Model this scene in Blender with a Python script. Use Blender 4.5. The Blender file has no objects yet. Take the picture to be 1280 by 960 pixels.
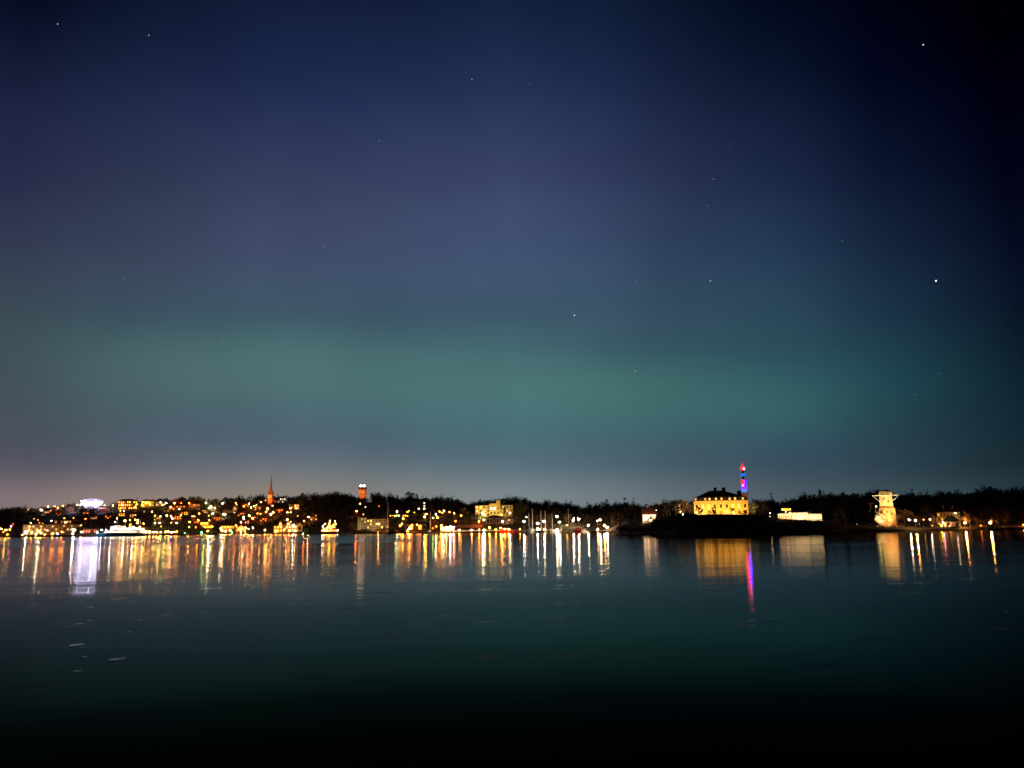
import bpy, bmesh, math, random
from mathutils import Vector, Matrix
random.seed(7)
R = math.radians
scene = bpy.context.scene
COL = scene.collection

# ------------------------------------------------------------------ camera
F, PITCH, ROLL, CAMH = 960.0, R(10.33), 0.013, 6.0
_r0 = Vector((1, 0, 0)); _f0 = Vector((0, math.cos(PITCH), math.sin(PITCH))); _u0 = Vector((0, -math.sin(PITCH), math.cos(PITCH)))
CR = _r0 * math.cos(ROLL) - _u0 * math.sin(ROLL)
CU = _u0 * math.cos(ROLL) + _r0 * math.sin(ROLL)
cam_d = bpy.data.cameras.new('camera'); cam = bpy.data.objects.new('camera', cam_d); COL.objects.link(cam)
cam_d.sensor_width = 36; cam_d.lens = 36 * F / 1280
cam_d.clip_start = 0.5; cam_d.clip_end = 30000
m = Matrix((( CR.x, CU.x, -_f0.x, 0), (CR.y, CU.y, -_f0.y, 0), (CR.z, CU.z, -_f0.z, CAMH), (0, 0, 0, 1)))
cam.matrix_world = m
scene.camera = cam

def ray(px, py):
    """direction of a sight line, scaled so that y = 1"""
    d = CR * ((px - 640) / F) + CU * ((480 - py) / F) + _f0
    return d / d.y
def at(px, py, Y):
    d = ray(px, py)
    return Vector((d.x * Y, Y, CAMH + d.z * Y))
def px_of(p):
    v = Vector(p) - Vector((0, 0, CAMH)); w = v.dot(_f0)
    return 640 + F * v.dot(CR) / w, 480 - F * v.dot(CU) / w
def tab(pts):
    pts = sorted(pts)
    def f(x):
        if x <= pts[0][0]: return pts[0][1]
        for (a, b), (c, d) in zip(pts, pts[1:]):
            if x <= c: return b + (d - b) * (x - a) / (c - a)
        return pts[-1][1]
    return f

# ------------------------------------------------------------------ materials
MATS = {}
def nt(name):
    mt = bpy.data.materials.new(name); mt.use_nodes = True
    return mt, mt.node_tree.nodes, mt.node_tree.links
def paint(name, col, rough=0.75, var=0.25, scale=0.6, metal=0.0):
    if name in MATS: return MATS[name]
    mt, N, L = nt(name); b = N['Principled BSDF']
    b.inputs['Roughness'].default_value = rough; b.inputs['Metallic'].default_value = metal
    tc = N.new('ShaderNodeTexCoord'); no = N.new('ShaderNodeTexNoise'); no.inputs['Scale'].default_value = scale; no.inputs['Detail'].default_value = 5
    L.new(tc.outputs['Object'], no.inputs['Vector'])
    mx = N.new('ShaderNodeMix'); mx.data_type = 'RGBA'
    mx.inputs[6].default_value = tuple(c * (1 - var) for c in col) + (1,)
    mx.inputs[7].default_value = tuple(min(1, c * (1 + var)) for c in col) + (1,)
    L.new(no.outputs['Fac'], mx.inputs[0]); L.new(mx.outputs[2], b.inputs['Base Color'])
    MATS[name] = mt; return mt
def brick(name, c1, c2, mortar=(0.25, 0.22, 0.18)):
    if name in MATS: return MATS[name]
    mt, N, L = nt(name); b = N['Principled BSDF']; b.inputs['Roughness'].default_value = 0.85
    tc = N.new('ShaderNodeTexCoord'); br = N.new('ShaderNodeTexBrick'); br.inputs['Scale'].default_value = 3
    br.inputs['Color1'].default_value = c1 + (1,); br.inputs['Color2'].default_value = c2 + (1,); br.inputs['Mortar'].default_value = mortar + (1,)
    mp = N.new('ShaderNodeMapping'); mp.inputs['Rotation'].default_value = (R(90), 0, 0)
    L.new(tc.outputs['Object'], mp.inputs['Vector']); L.new(mp.outputs['Vector'], br.inputs['Vector']); L.new(br.outputs['Color'], b.inputs['Base Color'])
    MATS[name] = mt; return mt
def glow(name, col, strength, sample=True):
    if name in MATS: return MATS[name]
    mt, N, L = nt(name); b = N['Principled BSDF']
    b.inputs['Base Color'].default_value = (0.6, 0.6, 0.6, 1); b.inputs['Roughness'].default_value = 0.3
    b.inputs['Emission Color'].default_value = col + (1,); b.inputs['Emission Strength'].default_value = strength
    if not sample: mt.cycles.emission_sampling = 'NONE'
    MATS[name] = mt; return mt
def foliage(name, col, var=0.5):
    return paint(name, col, 0.9, var, 0.15)

HUE = {'white': (1, .74, .45), 'cool': (.92, .95, 1), 'warm': (1, .38, .085), 'yellow': (1, .46, .03), 'orange': (1, .17, .010), 'red': (1, .04, .03),
       'pink': (1, .25, .35), 'green': (.08, 1, .22), 'lime': (.6, 1, .15), 'blue': (.25, .5, 1), 'violet': (.75, .62, 1)}
POW = {'f': 14, 'm': 75, 'b': 285, 'v': 650}
def lampmat(hue, p): return glow('lamp_%s_%s' % (hue, p), HUE[hue], POW[p])
def litpane(hue, s): return glow('lit_pane_%s_%d' % (hue, round(s * 10)), HUE[hue], s, False)
DARKPANE = paint('dark_window_glass', (0.03, 0.035, 0.04), 0.08, 0.1)
M_POLE = paint('galvanised_pole', (0.22, 0.22, 0.22), 0.5, 0.15, 2, 0.6)
M_WHITE = paint('white_paint', (0.72, 0.70, 0.66), 0.6, 0.06)
M_TRIM = paint('pale_trim', (0.6, 0.56, 0.5), 0.6, 0.06)
M_ROOFD = paint('dark_sheet_roof', (0.035, 0.036, 0.04), 0.5, 0.3)
M_ROOFR = paint('red_tile_roof', (0.22, 0.07, 0.04), 0.8, 0.3)
M_ROOFB = paint('brown_tile_roof', (0.10, 0.06, 0.04), 0.8, 0.3)
M_CHIM = brick('chimney_brick', (0.25, 0.11, 0.07), (0.2, 0.09, 0.06))
M_BARK = paint('bark', (0.09, 0.065, 0.045), 0.9, 0.4, 1.5)
M_TWIG = foliage('bare_twigs', (0.17, 0.11, 0.06))
M_EVER = foliage('evergreen_needles', (0.03, 0.045, 0.022))
M_LEAF = foliage('winter_leaves', (0.06, 0.08, 0.025))
M_STEEL = paint('grey_steel', (0.3, 0.3, 0.31), 0.4, 0.1, 1, 0.8)

# ------------------------------------------------------------------ mesh builder
class MB:
    def __init__(s): s.v = []; s.f = []
    def add(s, vs, fs):
        o = len(s.v); s.v += [tuple(p) for p in vs]; s.f += [tuple(i + o for i in f) for f in fs]; return s
    def box(s, x0, x1, y0, y1, z0, z1):
        return s.add([(x0,y0,z0),(x1,y0,z0),(x1,y1,z0),(x0,y1,z0),(x0,y0,z1),(x1,y0,z1),(x1,y1,z1),(x0,y1,z1)],
                     [(0,3,2,1),(4,5,6,7),(0,1,5,4),(1,2,6,5),(2,3,7,6),(3,0,4,7)])
    def cone(s, cx, cy, z0, z1, r0, r1, n=8, sq=1.0, rot=0.0):
        vs = []; fs = []
        for z, r in ((z0, r0), (z1, r1)):
            for k in range(n):
                a = 2 * math.pi * k / n + rot; vs.append((cx + r * math.cos(a), cy + r * math.sin(a) * sq, z))
        for k in range(n): fs.append((k, (k+1) % n, n + (k+1) % n, n + k))
        fs += [tuple(range(n-1, -1, -1)), tuple(range(n, 2*n))]
        return s.add(vs, fs)
    def lathe(s, cx, cy, prof, n=16, rot=0.0):
        for (r0, z0), (r1, z1) in zip(prof, prof[1:]):
            pass
        vs = []; fs = []
        for r, z in prof:
            for k in range(n):
                a = 2 * math.pi * k / n + rot; vs.append((cx + r * math.cos(a), cy + r * math.sin(a), z))
        for j in range(len(prof) - 1):
            for k in range(n): fs.append((j*n+k, j*n+(k+1) % n, (j+1)*n+(k+1) % n, (j+1)*n+k))
        fs += [tuple(range(n-1, -1, -1)), tuple(range((len(prof)-1)*n, len(prof)*n))]
        return s.add(vs, fs)
    def tube(s, p, q, r0, r1, n=5):
        p = Vector(p); q = Vector(q); d = (q - p)
        if d.length < 1e-6: return s
        d.normalize(); a = d.orthogonal().normalized(); b = d.cross(a); vs = []
        for c, r in ((p, r0), (q, r1)):
            for k in range(n):
                t = 2 * math.pi * k / n; vs.append(c + (a * math.cos(t) + b * math.sin(t)) * r)
        fs = [(k, (k+1) % n, n+(k+1) % n, n+k) for k in range(n)] + [tuple(range(n-1, -1, -1)), tuple(range(n, 2*n))]
        return s.add(vs, fs)
    def ball(s, c, r, sub=1):
        t = (1 + 5 ** .5) / 2
        vs = [Vector(p).normalized() for p in [(-1,t,0),(1,t,0),(-1,-t,0),(1,-t,0),(0,-1,t),(0,1,t),(0,-1,-t),(0,1,-t),(t,0,-1),(t,0,1),(-t,0,-1),(-t,0,1)]]
        fs = [(0,11,5),(0,5,1),(0,1,7),(0,7,10),(0,10,11),(1,5,9),(5,11,4),(11,10,2),(10,7,6),(7,1,8),(3,9,4),(3,4,2),(3,2,6),(3,6,8),(3,8,9),(4,9,5),(2,4,11),(6,2,10),(8,6,7),(9,8,1)]
        c = Vector(c)
        return s.add([c + p * r for p in vs], fs)
    def mesh(s, name, mat, smooth=False):
        me = bpy.data.meshes.new(name); me.from_pydata(s.v, [], s.f); me.update()
        me.materials.append(mat)
        if smooth: me.polygons.foreach_set('use_smooth', [True] * len(me.polygons))
        return me
    def build(s, name, mat, parent=None, smooth=False):
        return link(name, s.mesh(name, mat, smooth), parent)

def link(name, data, parent=None):
    o = bpy.data.objects.new(name, data); COL.objects.link(o)
    if parent is not None: o.parent = parent
    return o
USED = {}
def tag(o, label=None, cat=None, group=None, kind=None):
    if label: o['label'] = label
    if cat: o['category'] = cat
    if group: o['group'] = group
    if kind: o['kind'] = kind
    return o
def thing(name, loc, label, cat, group=None, rz=0.0):
    e = bpy.data.objects.new(name, None); COL.objects.link(e); e.empty_display_size = 1
    e.location = loc; e.rotation_euler = (0, 0, rz)
    return tag(e, label, cat, group)

# ------------------------------------------------------------------ terrain
SHORE = [(-700,680),(-300,676),(0,671.5),(100,671),(200,669.6),(240,668.6),(262,667.3),(400,667.5),(480,667),(560,666.5),(600,666),(640,665.6),(700,665.4),(760,665.2),(775,666.2),(800,667.3),(850,668.2),(900,668.2),(940,667),(970,666.4),(1000,666.0),(1040,665.2),(1060,664.6),(1130,663.9),(1200,662.6),(1240,662),(1280,661.2),(1600,656),(2000,650)]
SKY = [(-700,640),(-300,640),(0,635),(25,633),(50,632.5),(60,631),(80,629),(100,629),(130,631),(150,626),(200,623),(230,620),(280,621.5),(320,618),(340,618),(380,617.5),(400,615),(440,615),(455,616),(475,616.5),(490,617),(500,620),(515,617),(530,619),(550,621),(565,621),(585,626),(600,625),(625,622),(645,621.5),(670,623),(690,626),(720,629.5),(727,632),(740,629),(757,628.5),(780,630),(800,631),(815,630),(840,630),(900,628),(950,626),(975,625),(1000,620),(1040,616),(1100,613.5),(1130,614.5),(1160,615.5),(1180,614),(1200,612),(1240,608.5),(1280,607.5),(1600,606),(2000,606)]
def u_of(px, py): return ray(px, py).x
def Y_water(px, py):
    d = ray(px, py); return -CAMH / d.z
def tu(pts, py=655): return tab([(u_of(p, py), v) for p, v in pts])
T_Ys = tab([(u_of(p, s), min(Y_water(p, s), 1000)) for p, s in SHORE])
T_Yr = tu([(-700,1050),(0,1050),(400,1000),(560,850),(740,800),(800,780),(940,750),(1040,720),(1280,700),(2000,700)])
T_fh = tu([(0,9),(300,8),(420,11),(560,11),(740,11),(940,11),(1280,12)])
T_skyslope = tab([(u_of(p, s), ray(p, s).z) for p, s in SKY])
T_db = tu([(0,34),(400,34),(560,25),(740,25),(800,16),(840,20),(940,20),(975,16),(1040,14),(1280,20)])
T_zb = tu([(0,1.7),(560,1.8),(740,1.8),(775,3.2),(800,6.9),(840,8.8),(945,8.8),(965,5.6),(985,5.3),(1030,5.2),(1060,2.6),(1280,2.2)])
T_dc = tu([(0,180),(400,180),(560,110),(740,100),(800,60),(940,60),(1040,90),(1280,100)])
T_zc = tu([(0,13),(150,19),(400,20),(480,15),(600,14),(640,12),(740,5),(800,8.6),(940,9.8),(1040,7.5),(1280,6)])
def hnoise(x, y):
    return math.sin(x*.061+1.3)*math.cos(y*.047) + .5*math.sin(x*.17-y*.13+.7) + .3*math.sin(x*.41+y*.37)
def terrain(x, Y):
    u = x / Y
    ys, yr = T_Ys(u), T_Yr(u)
    zr = max(6, CAMH + T_skyslope(u) * yr - T_fh(u))
    pts = [(ys, .9), (ys + T_db(u), T_zb(u)), (ys + T_dc(u), T_zc(u)), (yr, zr), (yr + 700, zr * .55)]
    if Y <= ys: return .9 - (ys - Y) * 0.9
    for (a, b), (c, d) in zip(pts, pts[1:]):
        if Y <= c:
            t = (Y - a) / (c - a); z = b + (d - b) * t; break
    else: z = pts[-1][1]
    return z + hnoise(x, Y) * .5 * min(1, max(0, Y - ys - 8) / 60)

def hit(px, py, above=0.0, Y0=None):
    """where the sight line through (px, py) meets the ground (raised by above)"""
    d = ray(px, py); ys = T_Ys(d.x); Y = (Y0 or ys + 3); ye = T_Yr(d.x) + 5
    while Y < ye:
        if terrain(d.x * Y, Y) + above >= CAMH + d.z * Y: break
        Y += 1.0
    return Vector((d.x * Y, Y, terrain(d.x * Y, Y))), CAMH + d.z * Y

def build_terrain():
    us = [u_of(p, 655) for p in range(-700, 2001, 5)]
    vs = []; fs = []; rows = [-30, -3, -0.8, -.05, 0.05, 1.5, 4, 8, 12, 16, 20, 25, 30, 36, 44, 54, 66, 80, 95, 112, 130, 150, 172, 196, 222, 250, 280, 312, 346]
    n2 = 14
    for u in us:
        ys, yr = T_Ys(u), T_Yr(u)
        col = [ys + r for r in rows if ys + r < yr - 1]
        while len(col) < len(rows): col.append(col[-1] + (yr - col[-1]) * .5)
        col += [yr + k * 700 / n2 for k in range(n2)] + [yr + 1500, 4500]
        for Y in col: vs.append((u * Y, Y, terrain(u * Y, Y)))
    n = len(rows) + n2 + 2
    for i in range(len(us) - 1):
        for j in range(n - 1): fs.append((i*n+j, (i+1)*n+j, (i+1)*n+j+1, i*n+j+1))
    mt, N, L = nt('hillside_ground'); b = N['Principled BSDF']; b.inputs['Roughness'].default_value = .95
    tc = N.new('ShaderNodeTexCoord'); n1 = N.new('ShaderNodeTexNoise'); n1.inputs['Scale'].default_value = .06; n1.inputs['Detail'].default_value = 8
    r1 = N.new('ShaderNodeValToRGB'); e = r1.color_ramp.elements
    e[0].position = .35; e[0].color = (.03, .032, .014, 1); e[1].position = .7; e[1].color = (.085, .058, .034, 1)
    x = e.new(.52); x.color = (.05, .04, .022, 1)
    n3 = N.new('ShaderNodeTexNoise'); n3.inputs['Scale'].default_value = .5; n3.inputs['Detail'].default_value = 6
    bp = N.new('ShaderNodeBump'); bp.inputs['Strength'].default_value = .8; bp.inputs['Distance'].default_value = .6
    L.new(tc.outputs['Object'], n1.inputs['Vector']); L.new(tc.outputs['Object'], n3.inputs['Vector'])
    L.new(n1.outputs['Fac'], r1.inputs['Fac']); L.new(r1.outputs['Color'], b.inputs['Base Color'])
    L.new(n3.outputs['Fac'], bp.inputs['Height']); L.new(bp.outputs['Normal'], b.inputs['Normal'])
    mb = MB(); mb.v = vs; mb.f = fs
    tag(mb.build('hillside_terrain', mt, None, True), kind='structure')
build_terrain()

# near bank the photographer stands on (below the frame)
mb = MB()
bank = [(-3.5, 4.4), (-.5, 4.2), (1.2, 2.6), (2.2, .8), (3.0, -1.5)]
nx = 60; vs = []; fs = []
prof = [(-60, 4.6)] + bank
for i in range(nx + 1):
    x = -150 + i * 5
    for k, (y, z) in enumerate(prof): vs.append((x, y + (.35 * math.sin(x * .7 + k) if k > 1 else 0), z + .12 * math.sin(x * 1.3 + k * 2)))
n = len(prof)
for i in range(nx):
    for k in range(n - 1): fs.append((i*n+k, (i+1)*n+k, (i+1)*n+k+1, i*n+k+1))
mb.v = vs; mb.f = fs
tag(mb.build('near_bank_ground', paint('bank_rock', (.09, .08, .07), .9, .4, .8), None, True), kind='structure')

# ------------------------------------------------------------------ water
def build_water():
    mb = MB().add([(-7000, -60, 0), (7000, -60, 0), (7000, 1400, 0), (-7000, 1400, 0)], [(0, 1, 2, 3)])
    mt, N, L = nt('sea_water'); N.remove(N['Principled BSDF']); out = N['Material Output']
    geo = N.new('ShaderNodeNewGeometry'); sx = N.new('ShaderNodeSeparateXYZ'); L.new(geo.outputs['Incoming'], sx.inputs[0])
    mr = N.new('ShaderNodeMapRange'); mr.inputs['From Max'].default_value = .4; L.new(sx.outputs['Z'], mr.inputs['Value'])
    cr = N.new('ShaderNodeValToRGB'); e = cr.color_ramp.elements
    pts = [(0, .8), (.009, .72), (.026, .68), (.047, .50), (.075, .34), (.10, .24), (.15, .11), (.2, .024), (.25, .005), (.3, .001), (.4, .001)]  # reflection colour darkens with view angle faster than real water, blackening near water
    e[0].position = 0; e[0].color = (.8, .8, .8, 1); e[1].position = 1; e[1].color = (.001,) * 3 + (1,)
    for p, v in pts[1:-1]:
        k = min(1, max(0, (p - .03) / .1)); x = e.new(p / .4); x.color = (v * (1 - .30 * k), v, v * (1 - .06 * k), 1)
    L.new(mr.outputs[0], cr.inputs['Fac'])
    pos = geo.outputs['Position']; sp = N.new('ShaderNodeSeparateXYZ'); L.new(pos, sp.inputs[0])
    def mathn(op, a, b=None, c=None):
        n_ = N.new('ShaderNodeMath'); n_.operation = op
        for i, v in enumerate((a, b, c)):
            if v is None: continue
            if isinstance(v, (int, float)): n_.inputs[i].default_value = v
            else: L.new(v, n_.inputs[i])
        return n_.outputs[0]
    def noise(scale, sxy, detail=3, rough=.5):
        mp = N.new('ShaderNodeMapping'); mp.inputs['Scale'].default_value = (sxy[0], sxy[1], 1); L.new(pos, mp.inputs['Vector'])
        t = N.new('ShaderNodeTexNoise'); t.inputs['Scale'].default_value = scale; t.inputs['Detail'].default_value = detail; t.inputs['Roughness'].default_value = rough
        L.new(mp.outputs['Vector'], t.inputs['Vector']); return t.outputs['Fac']
    def smooth(v, a, b, lo, hi):
        n_ = N.new('ShaderNodeMapRange'); n_.interpolation_type = 'SMOOTHSTEP'; n_.inputs[1].default_value = a; n_.inputs[2].default_value = b; n_.inputs[3].default_value = lo; n_.inputs[4].default_value = hi
        L.new(v, n_.inputs[0]); return n_.outputs[0]
    # wind-ruffled strip off the town, calm patches elsewhere
    strip = mathn('MULTIPLY', smooth(sp.outputs['Y'], 255, 310, 0, 1), smooth(mathn('DIVIDE', sp.outputs['X'], sp.outputs['Y']), -.16, -.02, 1, 0))
    cat = smooth(noise(.03, (.25, 1), 4, .6), .5, .66, 0, 1)
    wob = mathn('ADD', sp.outputs['Y'], mathn('MULTIPLY', mathn('SUBTRACT', noise(.05, (.5, 1), 4, .6), .5), 120))
    paws = mathn('MULTIPLY', smooth(noise(.42, (.45, 1), 3, .55), .60, .68, 0, 1), smooth(sp.outputs['Y'], 70, 110, 1, 0))
    r = mathn('ADD', smooth(wob, 40, 125, .085, .128), mathn('MULTIPLY', paws, .24))
    r = mathn('ADD', r, mathn('MULTIPLY', strip, .075))
    r = mathn('ADD', r, mathn('MULTIPLY', cat, .03))
    r = mathn('SUBTRACT', r, smooth(mathn('DIVIDE', sp.outputs['X'], sp.outputs['Y']), .15, .35, 0, .018))
    h = mathn('MULTIPLY', noise(.22, (.28, 1), 3, .55), .05)
    h3 = mathn('MULTIPLY', noise(.055, (.3, 1), 2, .5), .42)
    h = mathn('ADD', mathn('MULTIPLY', h, 1.5), h3)
    h2 = mathn('MULTIPLY', noise(1.1, (.4, 1), 2, .5), .010)
    h = mathn('ADD', h, h2)
    bp = N.new('ShaderNodeBump'); bp.inputs['Strength'].default_value = .22; bp.inputs['Distance'].default_value = 1
    L.new(h, bp.inputs['Height'])
    gl = N.new('ShaderNodeBsdfGlossy'); gl.distribution = 'BECKMANN'
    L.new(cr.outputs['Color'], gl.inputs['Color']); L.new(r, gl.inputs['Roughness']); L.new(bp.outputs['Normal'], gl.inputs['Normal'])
    di = N.new('ShaderNodeBsdfDiffuse'); di.inputs['Color'].default_value = (.001, .003, .004, 1)
    ad = N.new('ShaderNodeAddShader'); L.new(gl.outputs[0], ad.inputs[0]); L.new(di.outputs[0], ad.inputs[1]); L.new(ad.outputs[0], out.inputs['Surface'])
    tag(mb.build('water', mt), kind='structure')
build_water()

# ------------------------------------------------------------------ sky (world)
def build_world():
    w = bpy.data.worlds.new('World'); scene.world = w; w.use_nodes = True
    N, L = w.node_tree.nodes, w.node_tree.links; bg = N['Background']
    geo = N.new('ShaderNodeTexCoord'); nrm = N.new('ShaderNodeVectorMath'); nrm.operation = 'NORMALIZE'; L.new(geo.outputs['Generated'], nrm.inputs[0])
    s = N.new('ShaderNodeSeparateXYZ'); L.new(nrm.outputs[0], s.inputs[0])
    def mathn(op, a, b=None):
        n_ = N.new('ShaderNodeMath'); n_.operation = op
        for i, v in enumerate((a, b)):
            if v is None: continue
            if isinstance(v, (int, float)): n_.inputs[i].default_value = v
            else: L.new(v, n_.inputs[i])
        return n_.outputs[0]
    el = mathn('ARCSINE', s.outputs['Z']); az = mathn('ARCTAN2', s.outputs['X'], s.outputs['Y'])
    # soft large-scale unevenness of the aurora
    no = N.new('ShaderNodeTexNoise'); no.inputs['Scale'].default_value = 2.2; no.inputs['Detail'].default_value = 2
    mp = N.new('ShaderNodeMapping'); mp.inputs['Scale'].default_value = (1, 1, .6); L.new(nrm.outputs[0], mp.inputs['Vector']); L.new(mp.outputs[0], no.inputs['Vector'])
    el = mathn('ADD', el, mathn('MULTIPLY', mathn('SUBTRACT', no.outputs['Fac'], .5), .035))
    ys = [-40, 120, 240, 330, 400, 440, 480, 520, 560, 590, 615, 640]
    cols = {
        0:    [(4,6,30),(30,36,66),(46,50,80),(58,68,88),(66,82,92),(70,87,94),(75,88,96),(80,88,99),(86,88,103),(104,98,110),(126,114,122),(134,122,124)],
        160:  [(10,20,44),(36,46,78),(54,62,90),(64,76,99),(66,89,102),(75,101,106),(78,101,108),(80,99,109),(89,99,112),(110,108,118),(138,124,120),(150,134,124)],
        320:  [(18,30,56),(38,50,88),(62,72,102),(70,84,112),(70,97,111),(79,110,113),(82,111,115),(83,107,117),(92,106,120),(114,117,124),(138,130,122),(148,136,124)],
        640:  [(18,32,60),(42,56,92),(64,76,110),(71,90,121),(71,99,119),(77,112,120),(82,122,124),(82,121,126),(87,118,128),(104,126,136),(126,138,144),(134,144,148)],
        760:  [(14,27,52),(35,49,83),(55,67,100),(62,82,111),(64,91,111),(66,99,112),(73,115,115),(74,115,117),(80,109,120),(92,114,124),(112,124,132),(120,130,134)],
        960:  [(2,8,26),(20,32,60),(36,52,84),(44,68,94),(48,78,96),(50,85,98),(55,95,102),(58,98,104),(60,88,102),(68,88,102),(84,98,108),(92,104,112)],
        1120: [(1,3,18),(6,13,38),(17,29,56),(25,43,68),(29,54,74),(31,62,76),(33,68,79),(37,66,77),(41,65,77),(47,67,78),(58,78,86),(66,84,92)],
        1280: [(0,0,3),(1,1,16),(4,7,26),(8,16,36),(10,23,40),(12,28,42),(15,34,45),(17,37,48),(20,40,50),(25,45,53),(36,56,62),(44,62,68)],
    }
    def grade(c):
        l = .3 * c[0] + .5 * c[1] + .2 * c[2]
        g = 1.07 if c[1] > c[2] * .93 else 1.04
        return tuple(max(0, (l + (x - l) * g) * (.95 if g > 1.05 else .915)) for x in c)
    lin = lambda c: tuple((x / 255 / 12.92 if x / 255 < .04045 else ((x / 255 + .055) / 1.055) ** 2.4) for x in c)
    mr = N.new('ShaderNodeMapRange'); mr.inputs[1].default_value = -.05; mr.inputs[2].default_value = .75; L.new(el, mr.inputs[0])
    prev = None; paz = None
    for px in sorted(cols):
        cr = N.new('ShaderNodeValToRGB'); cr.color_ramp.interpolation = 'CARDINAL'; e = cr.color_ramp.elements
        pts = []
        for py, c in zip(ys, cols[px]):
            d = ray(px, py); pts.append(((math.atan2(d.z, math.hypot(d.x, 1)) + .05) / .8, lin(grade(c))))
        pts.sort()
        e[0].position = pts[0][0]; e[0].color = pts[0][1] + (1,); e[1].position = min(1, pts[-1][0]); e[1].color = pts[-1][1] + (1,)
        for p, c in pts[1:-1]:
            x = e.new(p); x.color = c + (1,)
        L.new(mr.outputs[0], cr.inputs['Fac']); d = ray(px, 400); a = math.atan2(d.x, 1)
        if prev is None: prev = cr.outputs['Color']
        else:
            t = N.new('ShaderNodeMapRange'); t.inputs[1].default_value = paz; t.inputs[2].default_value = a; L.new(az, t.inputs[0])
            mx = N.new('ShaderNodeMix'); mx.data_type = 'RGBA'; L.new(t.outputs[0], mx.inputs[0]); L.new(prev, mx.inputs[6]); L.new(cr.outputs['Color'], mx.inputs[7]); prev = mx.outputs[2]
        paz = a
    # the sky behind the camera is dark
    bk = N.new('ShaderNodeMapRange'); bk.inputs[1].default_value = -.1; bk.inputs[2].default_value = .5; bk.inputs[3].default_value = .12; bk.inputs[4].default_value = 1; L.new(s.outputs['Y'], bk.inputs[0])
    # night airglow from the sky model: sun far below the horizon
    sk = N.new('ShaderNodeTexSky'); sk.sky_type = 'NISHITA'; sk.sun_disc = False; sk.sun_elevation = R(-6); sk.sun_rotation = R(200)
    n2 = N.new('ShaderNodeTexNoise'); n2.inputs['Scale'].default_value = 1; n2.inputs['Detail'].default_value = 3
    mp2 = N.new('ShaderNodeMapping'); mp2.inputs['Scale'].default_value = (7, 7, .8); L.new(nrm.outputs[0], mp2.inputs['Vector']); L.new(mp2.outputs[0], n2.inputs['Vector'])
    n3 = N.new('ShaderNodeTexNoise'); n3.inputs['Scale'].default_value = 3.2; n3.inputs['Detail'].default_value = 4; L.new(nrm.outputs[0], n3.inputs['Vector'])
    var = mathn('ADD', 1, mathn('ADD', mathn('MULTIPLY', mathn('SUBTRACT', n2.outputs['Fac'], .5), .26), mathn('MULTIPLY', mathn('SUBTRACT', n3.outputs['Fac'], .5), .46)))
    vm = N.new('ShaderNodeVectorMath'); vm.operation = 'SCALE'; L.new(prev, vm.inputs[0]); L.new(mathn('MULTIPLY', bk.outputs[0], var), vm.inputs['Scale'])
    v2 = N.new('ShaderNodeVectorMath'); v2.operation = 'SCALE'; L.new(sk.outputs[0], v2.inputs[0]); v2.inputs['Scale'].default_value = .002
    va = N.new('ShaderNodeVectorMath'); va.operation = 'ADD'; L.new(vm.outputs[0], va.inputs[0]); L.new(v2.outputs[0], va.inputs[1])
    L.new(va.outputs[0], bg.inputs['Color']); bg.inputs['Strength'].default_value = 1
build_world()
sd = bpy.data.lights.new('faint_night_fill', 'SUN'); sd.energy = .01; sd.angle = R(.5); sd.color = (.8, .88, 1)  # weak directional fill added for the night; no visible moon
so = bpy.data.objects.new('faint_night_fill', sd); COL.objects.link(so); so.rotation_euler = (R(50), 0, R(-20))

# ------------------------------------------------------------------ stars
STAR = [
 (1170,351,9.0,5,'brightest white star high above the windmill, alone in dark sky'),
 (1154,56,6.5,3.2,'bright star near the top right corner of the sky'),
 (718,394,6.0,2.6,'clear star in the middle of the sky above the boat harbour'),
 (888,351,5.5,1.6,'star high above the yellow gallery, level with the brightest star'),
 (72,30,5.5,1.8,'star closest to the top left corner of the sky'),
 (186,44,5.5,1.6,'second star from the top left corner of the sky'),
 (590,99,5.0,1.3,'star high in the upper middle of the sky'),
 (662,104,4.5,.5,'very faint star just right of the upper middle star'),
 (474,176,5.0,.7,'faint star in the upper sky, far above the water tower'),
 (892,224,5.0,.8,'upper one of two faint stars far above the lit tower'),
 (884,257,4.6,.5,'lower one of two faint stars far above the lit tower'),
 (913,180,4.6,.45,'very faint star above the pair over the lit tower'),
 (1053,301,4.6,.5,'faint star left of and above the brightest star'),
 (795,352,4.6,.55,'faint star left of the star above the yellow gallery'),
 (794,464,5.2,1.2,'star low in the green glow right of the harbour'),
 (404,309,4.8,.6,'faint star in the left middle sky above the town'),
 (180,315,4.6,.45,'very faint star above the ferry, upper of two'),
 (155,348,4.6,.5,'very faint star above the ferry, lower of two'),
 (278,425,4.8,.6,'faint star at the top edge of the green glow'),
 (1174,467,4.6,.35,'faint star below the brightest star'),
 (1144,493,4.8,.4,'lowest faint star above the windmill'),
 (735,580,4.6,.7,'faint star just above the dark ridge by the harbour'),
]
for i, (px, py, r, s, lab) in enumerate(STAR):
    p = at(px, py, 8000)
    o = MB().ball((0, 0, 0), r).build('star', glow('starlight_%d' % round(s * 100), (.85, .92, 1), s * .55, False)); o.location = p
    tag(o, lab, 'star', 'stars in the night sky')

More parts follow.
